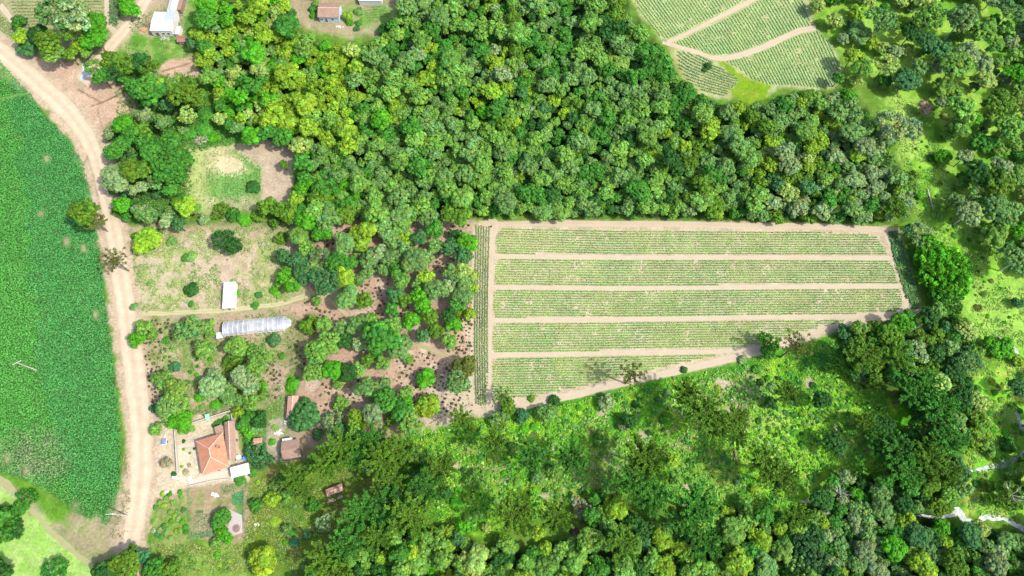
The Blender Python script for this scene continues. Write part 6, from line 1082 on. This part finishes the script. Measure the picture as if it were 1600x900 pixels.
# power poles
def pole(px, py, bx, by, h, arm, label):
    top = Vector(W(px, py, h)); base = Vector(W(bx, by, 0)); t = empty('power_pole', tuple(base)); props(t, label, 'power pole')
    d = (top-base); m = MB(); m.tube([(0, 0, 0), tuple(d)], [.2, .12], 10); m.build('pole', CONC, t)
    if arm is not None:
        u = Vector((math.cos(arm), math.sin(arm), 0)); e = d-Vector((0, 0, .4)); m = MB(); m.tube([tuple(e-u*1.3), tuple(e+u*1.3)], .08, 6); ca = m.build('crossarm', CONC, t)
        for k in (-1.15, -.5, .5, 1.15): c = e+u*k; m = MB(); m.tube([tuple(c+Vector((0, 0, .08))), tuple(c+Vector((0, 0, .18))), tuple(c+Vector((0, 0, .3)))], [.06, .09, .04], 8); m.build('insulator', WHITEP, ca)
    return base+d
hp = 9.0
def lean_base(px, py, h): p = W(px, py, h); return PX(p[0], p[1], 0)
for (px, py, arm, lab) in ((25, 566, .5, 'pale power pole with crossarm standing in the big crop field'), (172, 803, .1, 'pale power pole with crossarm at the crop field\'s lower tip'), (315, 110, None, 'bare white-topped pole in the weeds at the forest\'s farm side')):
    bx, by = lean_base(px, py, hp if arm is not None else 7); pole(px, py, bx, by, hp if arm is not None else 7, arm, lab)
# loose things about the yards
def lump(name, px, py, rx, ry, h, mat, label, cat, seed, n=14, rz=0.):
    r = random.Random(seed); p = W(px, py, 0); b = MB()
    for i in range(n):
        x, y = r.gauss(0, rx*.45), r.gauss(0, ry*.45); s = r.uniform(.12, .3); z = max(0, h*(1-(x/rx)**2-(y/ry)**2))*r.uniform(.3, 1); c, q = math.cos(i), math.sin(i)
        b.slab([(x+(u*c-v*q)*s, y+(u*q+v*c)*s, z+s*.55) for u, v in ((-1, -.6), (1, -.6), (1, .6), (-1, .6))], z+s*.55-.004*i % .01)
    o = b.build(name, mat, None); o.location = (p[0], p[1], 0); o.rotation_euler.z = rz; props(o, label, cat)
BRICKS = solid('orange_bricks', (.52, .25, .14), .9, .3, 2)
lump('brick_pile', 224, 47, 1.4, .8, .8, BRICKS, 'heap of orange bricks and tiles beside the farm hall', 'bricks', 1, 46)
lump('timber_pile', 229, 39, 1.3, 1.1, .7, BOARD, 'dark pile of scrap wood against the farm hall', 'wood pile', 2, 34)
lump('rubble_pile', 258, 60, 1.8, .7, .4, CONC, 'grey rubble scattered on the grass below the farm hall', 'rubble', 3, 22)
lump('plastic_sheet', 335, 773, 1.3, .7, .35, WHITEP, 'crumpled white plastic sheet in the vegetable garden', 'plastic sheet', 4, 20)
lump('stone_pile', 435, 676, 1.4, .7, .3, solid('pale_stone', (.62, .58, .52), .9, .15), 'pale stones on the ground between barn and garden path', 'stones', 5, 22)
lump('feed_sacks', 446.5, 660, .5, .6, .5, WHITEP, 'white sacks at the lower end of the terracotta-roofed shed', 'sacks', 6, 8)
lump('rubbish_heap', 519, 782, 1.3, .6, .4, solid('pale_wood', (.6, .47, .32), .8, .2), 'pale cut wood heaped below the lone hut', 'wood pile', 7, 20)
lump('stone_heap', 532, 777, .8, .6, .4, CONC, 'small grey heap next to the cut wood by the lone hut', 'rubble', 8, 14)
lump('debris', 262, 769, 1.3, .4, .25, WHITEP, 'white scraps lying at the top of the little orchard', 'debris', 9, 16)
lump('debris', 530, 42, 1.2, .4, .3, WHITEP, 'white scraps on the ground below the blue-walled cottage', 'debris', 10, 14)
lump('limestone', 401, 820, .5, .7, .3, WHITEP, 'single pale rock in the rough grass by the garden path', 'rock', 11, 6)
for (x0, y0, x1, y1, wd, h, name, lab, cat) in ((297, 744, 300, 756, .9, .5, 'trough', 'narrow white trough at the corner of the farmhouse yard', 'trough'), (270, 745.5, 281, 747.5, .6, .4, 'bench', 'low white bench beside the round clipped bush', 'bench')):
    a_, b_ = Vector(W(x0, y0, 0)), Vector(W(x1, y1, 0)); d = b_-a_; t = empty(name, tuple((a_+b_)/2), math.atan2(d.y, d.x)); props(t, lab, cat); L = d.length/2
    m = MB(); m.box((-L, -wd/2, h-.12), (L, wd/2, h)); m.build('top', WHITEP, t)
    for s in (-1, 1): m = MB(); m.box((s*L*.75-.1, -wd*.4, 0), (s*L*.75+.1, wd*.4, h-.122)); m.build('leg', CONC, t)
# yard paving and kiosk path
def sheet(name, pts, z, mat): m = MB(); m.add([W(x, y, z) for x, y in pts], [tuple(range(len(pts)))[::-1]]); o = m.build(name, mat); return props(o, kind='structure')
sheet('pavement', [(279, 695.5), (308, 690), (308.5, 695), (279, 701)], .016, solid('pink_paving', (.46, .34, .27), .9, .15))
sheet('pavement', [(300, 750), (314, 744.5), (358, 733), (360, 747), (330, 751.5), (301, 758)], .012, solid('yard_concrete', (.42, .36, .28), .9, .15))
sheet('pavement', [(358, 796), (378, 805), (379, 832), (362, 838), (355, 828), (360, 812)], .012, solid('grey_gravel', (.34, .31, .29), .95, .2, 3))
# fallen and bare trunks
def log(px, py, qx, qy, r0, label, name='fallen_trunk', z=.25, mat=PALEBARK, br=3, seed=1, cat='log'):
    a_, b_ = Vector(W(px, py, z)), Vector(W(qx, qy, z)); r = random.Random(seed); t = empty(name, (a_.x, a_.y, 0)); props(t, label, cat); d = b_-a_; m = MB()
    m.tube([(0, 0, z), tuple(d*.5+Vector((r.uniform(-.15, .15), r.uniform(-.15, .15), z))), tuple(d+Vector((0, 0, z)))], [r0, r0*.8, r0*.45], 8); m.build('trunk', mat, t)
    for i in range(br):
        s = d*r.uniform(.5, .95)+Vector((0, 0, z)); u = Vector((r.uniform(-1, 1), r.uniform(-1, 1), .4)).normalized()*r.uniform(.8, 2); m = MB(); m.tube([tuple(s), tuple(s+u*.6), tuple(s+u)], [r0*.4, r0*.25, .02], 5); m.build('branch', mat, t)
log(1450, 297, 1459, 329, .22, 'long pale fallen trunk lying on the meadow', br=4)
log(1252, 784, 1273, 786, .3, 'white trunk lying at the clearing\'s lower edge', seed=2)
log(1148, 704, 1152, 728, .3, 'brown bare trunk below a dark pine on the slope', mat=BARK, seed=3)
log(1300, 665, 1311, 674, .25, 'short pale log on the yellow-green clearing', seed=4, br=1)
log(560, 728, 577, 734, .2, 'thin white trunk in the dark wood beyond the hut', seed=5, z=5., br=2)
log(1422, 517, 1438, 510, .18, 'dark straight trunk between the crowns at the strip field\'s corner', mat=BARK, z=6., seed=6, br=0)
log(1393, 615, 1420, 606, .16, 'dark fallen trunk in the wood above the white stream', mat=BARK, seed=7, br=1)
def bare_tree(px, py, R, h, label, seed):
    r = random.Random(seed); p = W(px, py, h*.8); t = empty('bare_tree', (p[0], p[1], 0)); props(t, label, 'dead tree'); m = MB(); m.tube([(0, 0, 0), (.1, .1, h*.4), (0, .1, h*.7)], [.2, .15, .1], 8); m.build('trunk', PALEBARK, t)
    for i in range(8):
        a_ = 6.283*i/8+r.uniform(-.4, .4); L = R*r.uniform(.6, 1.1); z = h*r.uniform(.45, .7); m = MB(); pt = [(0, 0, z), (math.cos(a_)*L*.5, math.sin(a_)*L*.5, z+h*.15), (math.cos(a_+.2)*L, math.sin(a_+.2)*L, z+h*.3)]
        m.tube(pt, [.1, .07, .025], 6)
        for k in (-1, 1): c = Vector(pt[1]); e = c+Vector((math.cos(a_+k*.7)*L*.4, math.sin(a_+k*.7)*L*.4, h*.12)); m.tube([tuple(c), tuple(e)], [.05, .015], 5)
        m.build('branch', PALEBARK, t)
bare_tree(1585, 773, 3.6, 9, 'bare white-branched dead tree near the stream\'s lower arm', 1)
bare_tree(100, 46, 2.2, 12.5, 'bare pale branches topping the grove between the dirt roads', 2)
bare_tree(620, 342, 1.6, 10, 'thin bare white treetop where the middle grove meets the forest', 3)
bare_tree(1316, 768, 2.6, 9.5, 'bare grey branches among the silvery bottom wood', 4)
